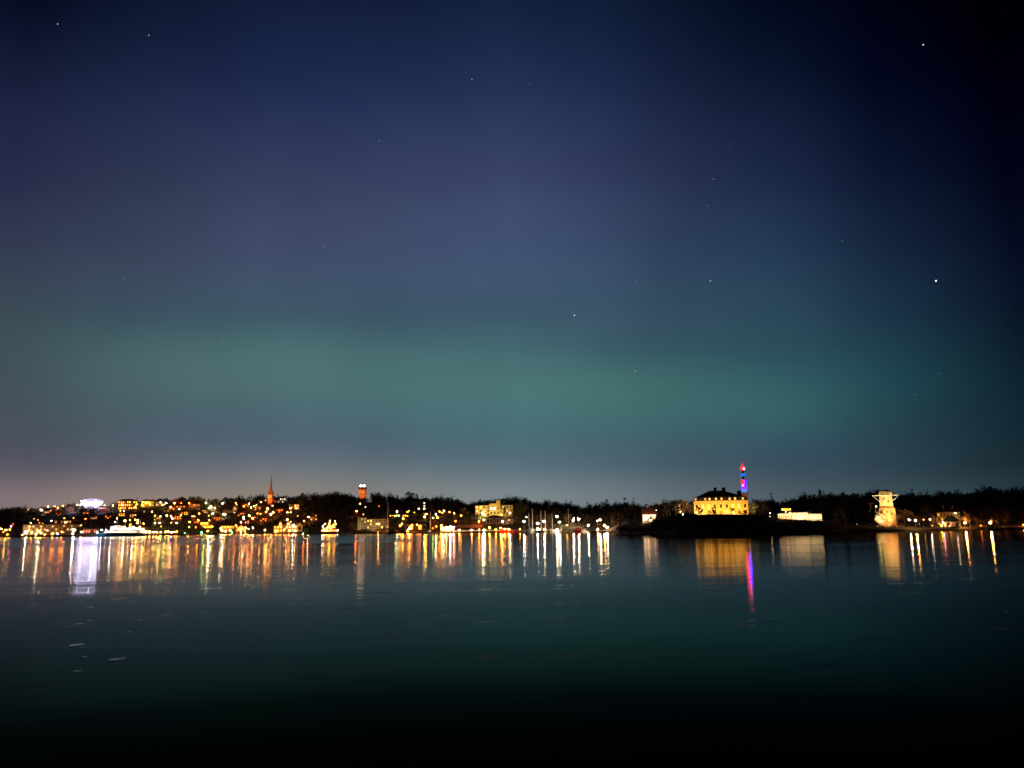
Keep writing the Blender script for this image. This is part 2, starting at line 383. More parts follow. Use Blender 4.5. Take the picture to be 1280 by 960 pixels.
# ------------------------------------------------------------------ generic pieces
BLOCK = []       # (px0, px1, py0, py1, Y): things the scattered trees must not hide
def block(x0, x1, y0, y1, Y): BLOCK.append((x0, x1, y0, y1, Y))
_unit = {}
def unit(kind, mat):
    k = (kind, mat.name)
    if k not in _unit:
        mb = MB()
        if kind == 'pane': mb.box(-.5, .5, -.5, .5, 0, 1)
        if kind == 'frame':
            t = .09
            mb.box(-.5-t, -.5, -.5, .5, -t, 1+t).box(.5, .5+t, -.5, .5, -t, 1+t).box(-.5, .5, -.5, .5, 1, 1+t).box(-.5, .5, -.5, .5, -t, 0)
        if kind == 'pole': mb.cone(0, 0, 0, 1, .09, .06, 6)
        if kind == 'globe': mb.ball((0, 0, 0), 1)
        if kind == 'arm': mb.box(-.04, .04, -.7, 0, -.04, .04)
        _unit[k] = mb.mesh(kind, mat)
    return _unit[k]
def window(parent, x, y, z, w, h, mat, frame=M_TRIM, thick=.08, rz=0.0, name='window'):
    f = link(name, unit('frame', frame), parent); f.location = (x, y, z); f.scale = (w, thick, h); f.rotation_euler = (0, 0, rz)
    p = link('pane', unit('pane', mat), f); p.location = (0, .12, 0); p.scale = (1, .5, 1)
    return f

def roof_mb(kind, W, D, H, rh, ov=.45):
    mb = MB(); x, y0, y1 = W / 2 + ov, -D / 2 - ov, D / 2 + ov; t = .22; z = H + .003; ym = 0
    if kind == 'gablex':
        for zz in (0,):
            mb.add([(-x,y0,z),(x,y0,z),(x,y1,z),(-x,y1,z),(-x,y0,z+t),(x,y0,z+t),(x,y1,z+t),(-x,y1,z+t),(-x,ym,z+rh),(x,ym,z+rh)],
                   [(0,3,2,1),(0,1,5,4),(2,3,7,6),(4,5,9,8),(6,7,8,9),(1,2,6,9,5),(3,0,4,8,7)])
    elif kind == 'gabley':
        mb.add([(-x,y0,z),(x,y0,z),(x,y1,z),(-x,y1,z),(-x,y0,z+t),(x,y0,z+t),(x,y1,z+t),(-x,y1,z+t),(0,y0,z+rh),(0,y1,z+rh),(0,y0,z+rh-t*1.6),(0,y1,z+rh-t*1.6)],
               [(4,8,9,7),(8,5,6,9),(0,4,7,3),(1,2,6,5),(0,10,8,4),(10,1,5,8),(3,7,9,11),(2,11,9,6),(0,3,11,10),(1,10,11,2)])
    elif kind == 'hip':
        k = min(W / 2 * .75, D * .5)
        mb.add([(-x,y0,z),(x,y0,z),(x,y1,z),(-x,y1,z),(-x,y0,z+t),(x,y0,z+t),(x,y1,z+t),(-x,y1,z+t),(-x+k,ym,z+rh),(x-k,ym,z+rh)],
               [(0,3,2,1),(0,1,5,4),(1,2,6,5),(2,3,7,6),(3,0,4,7),(4,5,9,8),(6,7,8,9),(5,6,9),(7,4,8)])
    else:
        mb.box(-x, x, y0, y1, z, z + .35)
    return mb

def back(g, d, yaw): return (g.x - math.sin(yaw) * d, g.y + math.cos(yaw) * d, g.z)
def house(name, px0, px1, pyb, pyt, wallm, roofm, roof, label, rh=2.2, D=8.0, rows=2, cols=4, lit='warm', ls=3.0, p=.6, ww=.42, wh=.5, yaw=None,
          cat='house', group=None, chim=1, door=True, Y=None, frame=M_TRIM, zr=None):
    cx = (px0 + px1) / 2
    if Y is None: g, _ = hit(cx, pyb); Y = g.y
    g = at(cx, pyb, Y); W = (at(px1, pyb, Y) - at(px0, pyb, Y)).x; H = (at(cx, pyt, Y) - g).z
    rnd = random.Random(int(px0 * 31 + pyb * 7))
    if yaw is None: yaw = -math.atan2(g.x, g.y)
    W *= math.cos(yaw)
    e = thing(name, back(g, D / 2, yaw), label, cat, group, yaw)
    mb = MB().box(-W/2, W/2, -D/2, D/2, -4, H)
    if roof == 'gabley': mb.add([(-W/2,-D/2,H),(W/2,-D/2,H),(0,-D/2,H+rh*.86),(-W/2,D/2,H),(W/2,D/2,H),(0,D/2,H+rh*.86)], [(0,1,2),(4,3,5)])
    if roof == 'gablex': mb.add([(-W/2,-D/2,H),(-W/2,D/2,H),(-W/2,0,H+rh*.9),(W/2,-D/2,H),(W/2,D/2,H),(W/2,0,H+rh*.9)], [(1,0,2),(3,4,5)])
    mb.build('wall', wallm, e)
    rf = roof_mb(roof, W, D, H, rh).build('roof', roofm, e)
    for k in range(chim):
        c = MB().box(-.4, .4, -.35, .35, 0, 1.5 + rh * .4).build('chimney', M_CHIM, rf)
        c.location = ((-.25 + .5 * k + (.1 if chim == 1 else 0)) * W * .8, .6, H + rh * .55)
    fh = H / max(1, rows)
    for j in range(rows):
        for i in range(cols):
            on = rnd.random() < p
            w_ = W / cols * ww; h_ = fh * wh
            mat = litpane(lit, ls * rnd.choice((.4, .7, 1, 1, 1.6))) if on else DARKPANE
            if door and j == 0 and i == cols // 2 and cols > 1:
                d = MB().box(-.5, .5, -.05, .05, 0, min(2.1, fh * .8)).build('door', paint('door_wood', (.12, .07, .04), .6, .2), e)
                d.location = (W * (-.5 + (i + .5) / cols), -D/2 - .03, .05); continue
            window(e, W * (-.5 + (i + .5) / cols), -D/2 - .02, fh * j + fh * .28, w_, h_, mat, frame)
    block(px0, px1, pyt, pyb, Y)
    e['_dims'] = (W, H, D)
    return e, W, H, D

FLOODN = [0]
def flood(pos, target, power, hue, label, angle=110, size=.3, col=None):
    e = thing('floodlight', pos, label, 'floodlight', 'floodlights trained on facades')
    d = (Vector(target) - Vector(pos)); q = d.to_track_quat('-Z', 'Y')
    MB().box(-.25, .25, -.18, .18, -.02, .2).cone(0, 0, -.8, -.02, .05, .05, 6).build('housing', M_STEEL, e)
    l = MB().box(-.2, .2, -.14, .14, .203, .23).build('lens', glow('lens_' + hue, HUE[hue], 12, False), e)
    ld = bpy.data.lights.new('flood_beam', 'SPOT'); ld.energy = power; ld.color = col or HUE[hue]; ld.spot_size = R(angle); ld.spot_blend = .6; ld.shadow_soft_size = size
    lo = bpy.data.objects.new('flood_beam', ld); COL.objects.link(lo); lo.parent = e; lo.location = (0, 0, .5); lo.rotation_mode = 'QUATERNION'; lo.rotation_quaternion = q
    return e

# ------------------------------------------------------------------ trees
def grow(mb, tw, p, d, l, r, lev, rnd, spread, tw_n, tw_l):
    q = p + d * l
    mb.tube(p, q, r, r * .7, 4 if lev else 6)
    if lev >= 3 or l < .5:
        for _ in range(tw_n):
            a = Vector((rnd.gauss(0, 1), rnd.gauss(0, 1), rnd.gauss(.35, .8))).normalized(); c = p + (q - p) * rnd.random()
            e = c + (a * .6 + d * .6) * tw_l * rnd.uniform(.5, 1.2); n = a.orthogonal().normalized() * .075
            tw.add([c - n, c + n, e], [(0, 1, 2)])
        return
    k = 3 if lev else 5
    for i in range(k):
        a = Vector((rnd.gauss(0, 1), rnd.gauss(0, 1), rnd.gauss(.15, .5))).normalized()
        nd = (d * (1.1 - spread * .5) + a * spread).normalized()
        st = p + (q - p) * rnd.uniform(.45, 1)
        grow(mb, tw, st, nd, l * rnd.uniform(.55, .75), r * .55, lev + 1, rnd, spread, tw_n, tw_l)
def tree_meshes(kind, seed):
    rnd = random.Random(seed); tk = MB(); cr = MB()
    if kind == 'bare':
        grow(tk, cr, Vector((0, 0, -.5)), Vector((0, 0, 1)), 4.2, .26, 0, rnd, .85, 30, 1.15)
        grow(tk, cr, Vector((0, 0, 3)), Vector((.12, .05, 1)).normalized(), 3.0, .16, 1, rnd, .7, 30, 1.15)
        return tk.mesh('trunk', M_BARK), cr.mesh('crown', M_TWIG)
    if kind == 'poplar':
        tk.cone(0, 0, -.5, 9.6, .22, .04, 6)
        for _ in range(700):
            z = rnd.uniform(.8, 10); w = .95 * math.sin(min(1, z / 10.2) * math.pi) ** .6 + .1; a = rnd.uniform(0, 6.28); rr = w * rnd.random() ** .5
            c = Vector((rr * math.cos(a), rr * math.sin(a), z)); e = c + Vector((rnd.gauss(0, .25), rnd.gauss(0, .25), rnd.uniform(.5, 1.1))); n = Vector((rnd.gauss(0, 1), rnd.gauss(0, 1), 0)).normalized() * .06
            cr.add([c - n, c + n, e], [(0, 1, 2)])
        return tk.mesh('trunk', M_BARK), cr.mesh('crown', M_TWIG)
    if kind == 'fir':
        tk.cone(0, 0, -.5, 9.5, .25, .03, 6)
        for _ in range(900):
            z = 1 + 9 * rnd.random() ** 1.3; w = (10.2 - z) / 9.2 * 2.3 * (.75 + .25 * math.sin(z * 5)); a = rnd.uniform(0, 6.28); rr = w * rnd.random() ** .4
            c = Vector((rr * math.cos(a), rr * math.sin(a), z)); o = Vector((math.cos(a), math.sin(a), -.35)) * rnd.uniform(.3, .8); n = Vector((-math.sin(a), math.cos(a), rnd.gauss(0, .3))) * rnd.uniform(.12, .3)
            cr.add([c - n, c + n, c + o], [(0, 1, 2)])
        return tk.mesh('trunk', M_BARK), cr.mesh('crown', M_EVER)
    # round leafy crown: clumps through a volume with gaps
    tk.cone(0, 0, -.5, 5, .3, .12, 6)
    lobes = [(Vector((rnd.gauss(0, 1.5), rnd.gauss(0, 1.5), 5.6 + rnd.gauss(0, 1.3))), rnd.uniform(1.1, 1.9)) for _ in range(11)]
    for c0, r0 in lobes:
        tk.tube((0, 0, 3), c0, .1, .03, 4)
        for _ in range(90):
            v = Vector((rnd.gauss(0, 1), rnd.gauss(0, 1), rnd.gauss(0, 1))).normalized() * r0 * rnd.random() ** .4; c = c0 + v
            a = Vector((rnd.gauss(0, 1), rnd.gauss(0, 1), rnd.gauss(0, 1))).normalized(); b = a.orthogonal().normalized() * rnd.uniform(.12, .28); a *= rnd.uniform(.2, .4)
            cr.add([c - a, c + b, c + a, c - b], [(0, 1, 2, 3)])
    return tk.mesh('trunk', M_BARK), cr.mesh('crown', M_LEAF)
TM = {'bare': [tree_meshes('bare', s) for s in (1, 2, 3, 4)], 'poplar': [tree_meshes('poplar', 5)], 'fir': [tree_meshes('fir', s) for s in (6, 7)], 'leafy': [tree_meshes('leafy', s) for s in (8, 9, 10)]}
NAT = {'bare': 9.6, 'poplar': 10.4, 'fir': 10, 'leafy': 8.0}
tree_n = [0]
def tree(kind, loc, h, label, group=None, wide=1.0):
    tree_n[0] += 1
    tr, cr = TM[kind][tree_n[0] % len(TM[kind])]; s = h / NAT[kind]
    e = thing({'bare': 'bare_tree', 'poplar': 'poplar_tree', 'fir': 'fir_tree', 'leafy': 'leafy_tree'}[kind], loc, label, 'tree', group, tree_n[0] * 2.4)
    e.scale = (s * wide, s * wide, s)
    link('trunk', tr, e); link('crown', cr, e)
    return e
def tree_px(kind, px, pyb, pyt, label, Y=None, group=None, wide=1.0):
    if Y is None: g, _ = hit(px, pyb); Y = g.y
    g = at(px, pyb, Y); h = (at(px, pyt, Y) - g).z
    z = terrain(g.x, g.y) if abs(terrain(g.x, g.y) - g.z) < 2 else g.z
    return tree(kind, (g.x, g.y, min(g.z, z)), h, label, group, wide)

# ------------------------------------------------------------------ wall paints
W_OCHRE = brick('ochre_brick', (.42, .25, .10), (.36, .20, .08))
W_TAN = paint('tan_render', (.42, .34, .22), .8, .15)
W_STONE = brick('tan_stone', (.36, .29, .17), (.30, .24, .14))
W_YEL = paint('yellow_render', (.58, .40, .12), .8, .1)
W_GALL = paint('gallery_yellow_render', (.55, .38, .13), .85, .38, .35)
W_WHITE = paint('white_render', (.68, .64, .56), .8, .08)
W_CREAM = paint('cream_boards', (.55, .47, .34), .75, .1)
W_RED = paint('red_timber', (.26, .06, .035), .8, .2)
W_BRWN = paint('brown_timber', (.12, .075, .05), .85, .25)
W_GREY = paint('grey_render', (.28, .27, .25), .85, .15)
W_ORNG = brick('orange_brick', (.42, .17, .07), (.36, .14, .06))
W_DARK = paint('tarred_boards', (.03, .028, .026), .85, .3)

# ------------------------------------------------------------------ town houses
H = house
H('warehouse', 29, 101, 668, 656, W_OCHRE, M_ROOFD, 'flat', 'long three storey ochre brick warehouse on the quay at far left', D=14, rows=3, cols=15, lit='yellow', ls=1.2, p=.62, chim=0, zr=1)
H('office_block', 68, 100, 655, 650, W_TAN, M_ROOFD, 'flat', 'flat roofed pale block rising behind the ochre brick warehouse', D=10, rows=1, cols=9, lit='warm', ls=1.2, p=.4, chim=0, door=False)
H('quay_shed', 103, 123, 667.6, 661, W_ORNG, M_ROOFD, 'flat', 'low orange brick shed with pale fascia left of the white ferry', D=10, rows=1, cols=6, lit='orange', ls=1.4, p=.8, chim=0)
H('harbour_hall', 141, 157, 663, 657, W_OCHRE, M_ROOFD, 'flat', 'low flat roofed hall standing behind the white ferry', D=10, rows=1, cols=5, lit='yellow', ls=1.5, p=.7, chim=0)
H('house', 172, 184, 665.5, 659.5, W_TAN, M_ROOFR, 'gablex', 'tan house with red roof on the quay just right of the ferry', rh=2.6, lit='warm', p=.5)
H('hilltop_school', 147, 171, 637, 626, W_ORNG, M_ROOFD, 'hip', 'large orange lit building with rows of yellow windows on the hill crest', rh=2.4, D=12, rows=3, cols=9, lit='yellow', ls=4, p=.75, chim=0)
H('town_house', 176, 193, 633.5, 626.5, W_YEL, M_ROOFB, 'hip', 'yellow town house with tall lit windows right of the hilltop building', rh=2.0, lit='yellow', ls=4, p=.7, cols=5)
H('house', 194, 207, 632.5, 627, W_WHITE, M_ROOFB, 'gablex', 'pale house on the crest beside a green tinted lamp', rh=2.2, lit='white', ls=2.2, p=.5, cols=3)
H('house', 210, 232, 637.5, 632, W_ORNG, M_ROOFR, 'gablex', 'wide brick house with orange red roof on the crest', rh=2.6, D=10, lit='orange', ls=2, p=.5, cols=5)
H('house', 236, 250, 636, 630, W_CREAM, M_ROOFR, 'gablex', 'cream house with red roof under orange lit trees on the crest', rh=2.2, lit='orange', ls=2, p=.4, cols=3)
H('row_house', 179, 193, 641.5, 637.5, W_GREY, M_ROOFD, 'gablex', 'long low grey house below the yellow town house', rh=1.6, rows=1, cols=6, lit='white', ls=.8, p=.4)
H('house', 203.5, 212, 642.5, 637.5, W_TAN, M_ROOFB, 'gabley', 'tan gable fronted house in the middle of the left hillside', rh=2.6, lit='yellow', ls=1, p=.4, cols=2)
H('house', 192, 201, 651, 646.5, W_TAN, M_ROOFB, 'gablex', 'small tan house low on the slope above the quay lamps', rh=2, lit='yellow', ls=1.6, p=.5, cols=3)
H('house', 82, 92, 640.5, 635.5, W_ORNG, M_ROOFR, 'gabley', 'pinkish brick house below the crest left of the round pavilion', rh=2.8, lit='orange', ls=1, p=.3, cols=2)
H('house', 103, 111, 645.5, 640, W_ORNG, M_ROOFR, 'gabley', 'narrow orange lit house directly below the round pavilion', rh=3, lit='orange', ls=2, p=.5, cols=2)
H('house', 124, 137, 641, 636.5, W_RED, M_ROOFR, 'gablex', 'dull red long house below the round pavilion to its right', rh=2.2, lit='orange', ls=1, p=.3, cols=4)
H('apartment_house', 250, 265, 661, 652.6, W_OCHRE, M_ROOFB, 'hip', 'ochre apartment house with two rows of tall bright windows by the shore', rh=1.8, rows=2, cols=6, ww=.5, wh=.62, lit='yellow', ls=5, p=.85, door=False)
H('villa', 276, 293, 664.5, 657, W_YEL, M_ROOFB, 'hip', 'yellow shore villa with glowing eaves left of the canopy restaurant', rh=2, cols=5, lit='yellow', ls=4, p=.8)
H('restaurant', 294.5, 308, 665, 657.5, W_RED, M_ROOFR, 'gablex', 'red shore restaurant with a pointed glowing yellow canopy in front', rh=2.4, cols=4, lit='orange', ls=2.5, p=.7)
H('house', 279, 290, 642.5, 638, W_YEL, M_ROOFB, 'gablex', 'yellowish house lit by a strong lamp halfway up the slope', rh=2.2, lit='yellow', ls=1, p=.4, cols=3)
H('house', 290.5, 296, 640, 635, W_CREAM, M_ROOFB, 'gabley', 'small cream gable house beside the strongly lit yellowish house', rh=3, lit='warm', ls=1, p=.4, cols=1, door=False)
H('hill_house', 344.5, 357, 629, 622.5, W_TAN, M_ROOFB, 'hip', 'large tan house with a row of white windows right of the church', rh=1.8, cols=5, lit='white', ls=3, p=.7)
H('villa', 361, 374, 637, 630.5, W_CREAM, M_ROOFB, 'hip', 'cream villa with brightly lit ground floor near the orange lit tree', rh=2.2, cols=4, lit='warm', ls=4, p=.7)
INN, iw, ih, idp = H('waterfront_inn', 342, 371, 665.3, 657, W_ORNG, M_ROOFR, 'gablex', 'large waterfront inn with orange brick front and many warm lamps', rh=3.2, D=12, rows=2, cols=8, lit='yellow', ls=3.5, p=.75, chim=2)
for gx, gh in ((-.22, 4.4), (.12, 4.4)):
    MB().add([(gx*iw-2.4,-idp/2-.35,ih),(gx*iw+2.4,-idp/2-.35,ih),(gx*iw,-idp/2-.35,ih+gh),(gx*iw-2.4,0,ih),(gx*iw+2.4,0,ih),(gx*iw,0,ih+gh)],
             [(0,1,2),(4,3,5),(0,2,5,3),(1,4,5,2),(0,3,4,1)]).build('gable_front', W_YEL, INN)
    window(INN, gx*iw, -idp/2-.4, ih+.8, 1.2, 1.3, litpane('yellow', 4))
H('boathouse', 370.5, 378, 664.5, 656.5, W_WHITE, M_ROOFB, 'gabley', 'narrow white gabled boathouse right of the waterfront inn', rh=2.6, cols=1, rows=1, p=0, chim=0, door=False)
H('boathouse', 378.5, 387, 666, 659.5, W_DARK, M_ROOFD, 'gabley', 'black tarred boathouse standing second right of the inn', rh=2.8, cols=1, rows=1, p=0, chim=0, door=False)
H('boathouse', 388, 396, 666, 658, W_DARK, M_ROOFD, 'gabley', 'taller black tarred boathouse left of the bulb strung restaurant', rh=2.2, cols=2, rows=1, p=0, chim=0, door=False)
H('stone_barracks', 447, 458, 661.5, 647, W_STONE, M_ROOFD, 'flat', 'tall tan stone end block of the old waterfront barracks', D=12, rows=4, cols=3, lit='yellow', ls=.6, p=.2, chim=0)
H('stone_barracks', 458.3, 486, 661.3, 649, W_STONE, M_ROOFD, 'flat', 'long lower wing of the tan stone waterfront barracks', D=10, rows=3, cols=8, lit='yellow', ls=2.2, p=.3, chim=0)
H('boathouse', 506, 533, 664, 655.5, W_BRWN, M_ROOFD, 'gablex', 'dark roofed brown boathouse with orange lit openings near the dark boats', rh=1.8, D=10, rows=1, cols=5, ww=.62, wh=.6, lit='orange', ls=5, p=.6, chim=0)
H('house', 516, 523, 645.5, 641.5, W_TAN, M_ROOFB, 'gablex', 'small tan house behind the brown boathouse', rh=1.6, lit='white', ls=1, p=.5, cols=2, rows=1)
H('terrace_flats', 515, 532, 637.5, 627, W_BRWN, M_ROOFD, 'flat', 'dark stepped flats in the wood with a few bright windows', D=8, rows=3, cols=5, ww=.6, wh=.4, lit='white', ls=5, p=.5, chim=0, door=False)
H('cottage', 538.5, 549, 662.5, 654, W_RED, M_ROOFR, 'gabley', 'red gabled cottage between the brown boathouse and the lit landing', rh=3.2, lit='orange', ls=3, p=.6, cols=2, rows=2)
H('landing_pavilion', 550.5, 568, 664.2, 659, W_CREAM, M_ROOFB, 'hip', 'small brightly lit landing pavilion at the harbour mouth', rh=1.4, D=6, rows=1, cols=6, ww=.7, wh=.5, lit='warm', ls=4, p=1, chim=0, door=False)
# functionalist villa
VIL, vw, vh, vd = H('hotel_villa', 594, 641, 645.5, 631.8, W_YEL, M_ROOFD, 'flat', 'big flat roofed yellow villa lit up on the slope above the harbour', D=14, rows=3, cols=10, lit='yellow', ls=2, p=.25, chim=0)
MB().box(-.12*vw, .17*vw, -vd/2-1.6, vd/2-2, -3, vh+1.6).build('central_block', W_YEL, VIL)
MB().box(.06*vw, .17*vw, -vd/2-1.3, 0, vh+1.6, vh+4.2).build('roof_turret', W_YEL, VIL)
for i in range(3): window(VIL, (-.07+.09*i)*vw, -vd/2-1.62, vh*.62, 1.3, 1.7, litpane('white', 6) if i < 2 else DARKPANE)
for i in range(3): window(VIL, (-.07+.09*i)*vw, -vd/2-1.62, vh*.22, 1.3, 1.9, DARKPANE)
MB().cone(.12*vw, -2, vh+4.2, vh+10, .08, .05, 6).build('flagpole', M_WHITE, VIL)
H('garden_terrace', 608, 628, 656, 647.5, W_BRWN, M_ROOFD, 'hip', 'dark roofed garden restaurant below the big yellow villa', rh=2.2, D=9, rows=1, cols=5, ww=.7, wh=.6, lit='orange', ls=.7, p=.5, chim=0, cat='restaurant')
H('tent', 627.5, 641, 655.5, 651.5, W_WHITE, M_TRIM, 'gablex', 'low white marquee right of the dark roofed garden restaurant', rh=2.0, D=6, rows=1, cols=2, p=.0, chim=0, cat='tent')
H('boat_store', 589, 607, 656.5, 652, W_RED, M_ROOFR, 'gablex', 'long dark red boat store below the grass bank of the villa', rh=1.6, D=7, rows=1, cols=5, lit='warm', ls=.8, p=.2, chim=0)
COT, cw, ch, cd = H('cottage', 803.5, 820, 650.2, 643.4, W_WHITE, M_ROOFR, 'gablex', 'white cottage with red roof on the rocky point left of the gallery', rh=3.6, D=7, rows=1, cols=4, ww=.4, wh=.45, lit='warm', ls=5, p=.7, chim=1)
MB().box(cw*.02, cw*.62, -cd/2-2.2, -cd/2-.05, -2, .5).build('porch_deck', W_WHITE, COT)
H('gatehouse', 967.5, 972.5, 648.5, 642.5, W_WHITE, M_ROOFD, 'hip', 'tiny pale gatehouse at the left end of the white garden pavilion', rh=1, D=3, rows=1, cols=1, p=0, chim=0, door=False)
H('studio_house', 977, 989, 639.5, 634, W_BRWN, M_ROOFD, 'hip', 'dark studio house with one wide yellow window behind the white pavilion', rh=1.4, D=7, rows=1, cols=2, ww=.9, wh=.4, lit='yellow', ls=3.2, p=1, chim=0, door=False)
H('cottage', 1132, 1140.5, 651.5, 646, W_RED, M_ROOFR, 'gabley', 'small red gabled cottage with white trim right of the windmill', rh=2.6, D=5, rows=1, cols=2, lit='warm', ls=2, p=.5)
H('cottage', 1164, 1169.5, 658.5, 655.5, W_TAN, M_ROOFB, 'gablex', 'tiny shore hut left of the yellow house with two chimneys', rh=.9, D=3, rows=1, cols=2, lit='warm', ls=1.2, p=.5, chim=0)
YH, yw_, yh_, yd_ = H('manor_house', 1172.5, 1201.5, 658, 640.5, W_YEL, M_ROOFB, 'flat', 'yellow two storey house with two chimneys on the right shore', D=9, rows=3, cols=7, lit='yellow', ls=2.2, p=.55, chim=2, Y=420)
H('shore_pavilion', 1180, 1199, 659.8, 652, W_BRWN, M_ROOFD, 'hip', 'dark roofed open pavilion standing in front of the yellow house', rh=3.0, D=5, rows=1, cols=5, ww=.7, wh=.6, lit='orange', ls=.6, p=.4, chim=0, Y=404, door=False)
H('boat_shed', 1234.5, 1248, 664 - 1.2, 656.5, W_DARK, M_ROOFD, 'flat', 'black boat shed in front of the brightest lamp on the far right shore', D=4, rows=1, cols=2, p=0, chim=0, door=False)

# restaurant canopy (belongs to the red restaurant)
g = at(301, 665, hit(301, 665)[0].y)
rest = [o for o in bpy.data.objects if o.name.startswith('restaurant') and o.type == 'EMPTY'][0]
MB().lathe(0, -7, [(3.0, 1.6), (3.2, 3.2), (2.4, 4.6), (.2, 6.4)], 10).build('canopy', glow('canopy_cloth_glow', (1, .62, .14), 1.1, False), rest)  # cloth emits by itself, imitating lamplight shining through it

# bulb-strung floating restaurant
def festoon():
    g = at(412, 664.5, T_Ys(u_of(412, 664)) - 6); g.z = 0
    k = g.y / 960
    e = thing('floating_restaurant', g, 'stepped restaurant boat strung all over with warm bulbs', 'restaurant boat')
    W = 24 * k
    MB().add([(-W/2,-2.5,1.4),(W/2,-2.5,1.4),(W/2,2.5,1.4),(-W/2,2.5,1.4),(-W/2+1,-2,-.5),(W/2-1,-2,-.5),(W/2-1,2,-.5),(-W/2+1,2,-.5)], [(0,1,2,3),(4,7,6,5),(0,4,5,1),(1,5,6,2),(2,6,7,3),(3,7,4,0)]).build('hull', W_DARK, e)
    MB().box(-W*.40, W*.36, -2, 2, 1.4, 4.2).build('lower_deckhouse', W_RED, e)
    MB().box(-W*.12, W*.30, -1.7, 1.7, 4.2, 6.8).build('upper_deckhouse', W_CREAM, e)
    MB().box(-W*.42, W*.4, -2.3, 2.3, 4.203, 4.4).build('deck_roof', M_ROOFD, e)
    MB().cone(W*.02, 0, 6.8, 12, .12, .06, 6).build('mast', M_WHITE, e)
    for i in range(6): window(e, W*(-.34+.13*i), -2.02, 2.2, 1.3, 1.1, litpane('warm', 3))
    for i in range(3): window(e, W*(-.04+.13*i), -1.72, 5.1, 1.3, 1.0, litpane('warm', 3))
    for px, py, hue, p in ((403.4,658,'white','b'),(406.3,655.2,'warm','m'),(405.3,662,'warm','b'),(408.5,660,'yellow','m'),(411,655,'yellow','m'),(412.5,651.8,'yellow','b'),(411.5,657.5,'yellow','m'),(416.5,656,'warm','m'),(418.6,651.8,'warm','m'),(419.5,655,'warm','m'),(413.5,660.5,'yellow','m'),(409,663.3,'warm','m'),(417.5,658.5,'orange','m'),(422,663,'white','m')):
        q = at(px, py, g.y - 2.6) - g
        b = link('bulb', unit('globe', lampmat(hue, p)), e); b.location = q; b.scale = (.34,) * 3
    block(400, 424, 650, 666, g.y)
festoon()

# ------------------------------------------------------------------ round pavilion on the crest
def round_pavilion():
    Y = 985; g = at(115, 633.5, Y); k = Y / 960
    e = thing('round_pavilion', g, 'brilliant white and violet lit round pavilion flaring upwards on the hilltop', 'pavilion')
    gl = glow('pavilion_glazing', (.80, .68, 1), 20, True)
    MB().lathe(0, 0, [(7.6*k, -6), (7.6*k, .8*k), (8.2*k, 1.6*k)], 28).build('base_storey', paint('pavilion_concrete', (.5,.47,.52), .7), e)
    MB().lathe(0, 0, [(8.6*k, 1.605*k), (10.2*k, 3.2*k), (11.4*k, 5.6*k)], 32).build('glazed_drum', gl, e)
    MB().lathe(0, 0, [(11.6*k, 5.705*k), (12.9*k, 6.2*k), (12.0*k, 7.2*k), (9.5*k, 8.6*k), (5*k, 9.7*k), (1*k, 10.0*k)], 32).build('roof', glow('pavilion_roof_glow', (.72, .55, 1), 1.0, False), e)  # roof emits violet by itself, imitating light falling on it
    rb = MB()
    for i in range(24):
        a = 2*math.pi*i/24; rb.tube((8.75*k*math.cos(a), 8.75*k*math.sin(a), 1.65*k), (11.55*k*math.cos(a), 11.55*k*math.sin(a), 5.6*k), .3, .3, 4)
    rb.build('glazing_ribs', M_WHITE, e)
    for i in range(6):
        a = math.pi * (1.08 + .168 * i)
        b = link('rim_lamp', unit('globe', lampmat('violet', 'b' if i % 3 else 'm')), e); b.location = (12.6*k*math.cos(a), 12.6*k*math.sin(a), (7.0 - (i % 2) * 4.2)*k); b.scale = (.5,) * 3
    MB().cone(-3*k, 0, 9.8*k, 15*k, .12, .05, 6).build('aerial', M_WHITE, e)
    block(101, 129, 618, 634, Y)
round_pavilion()

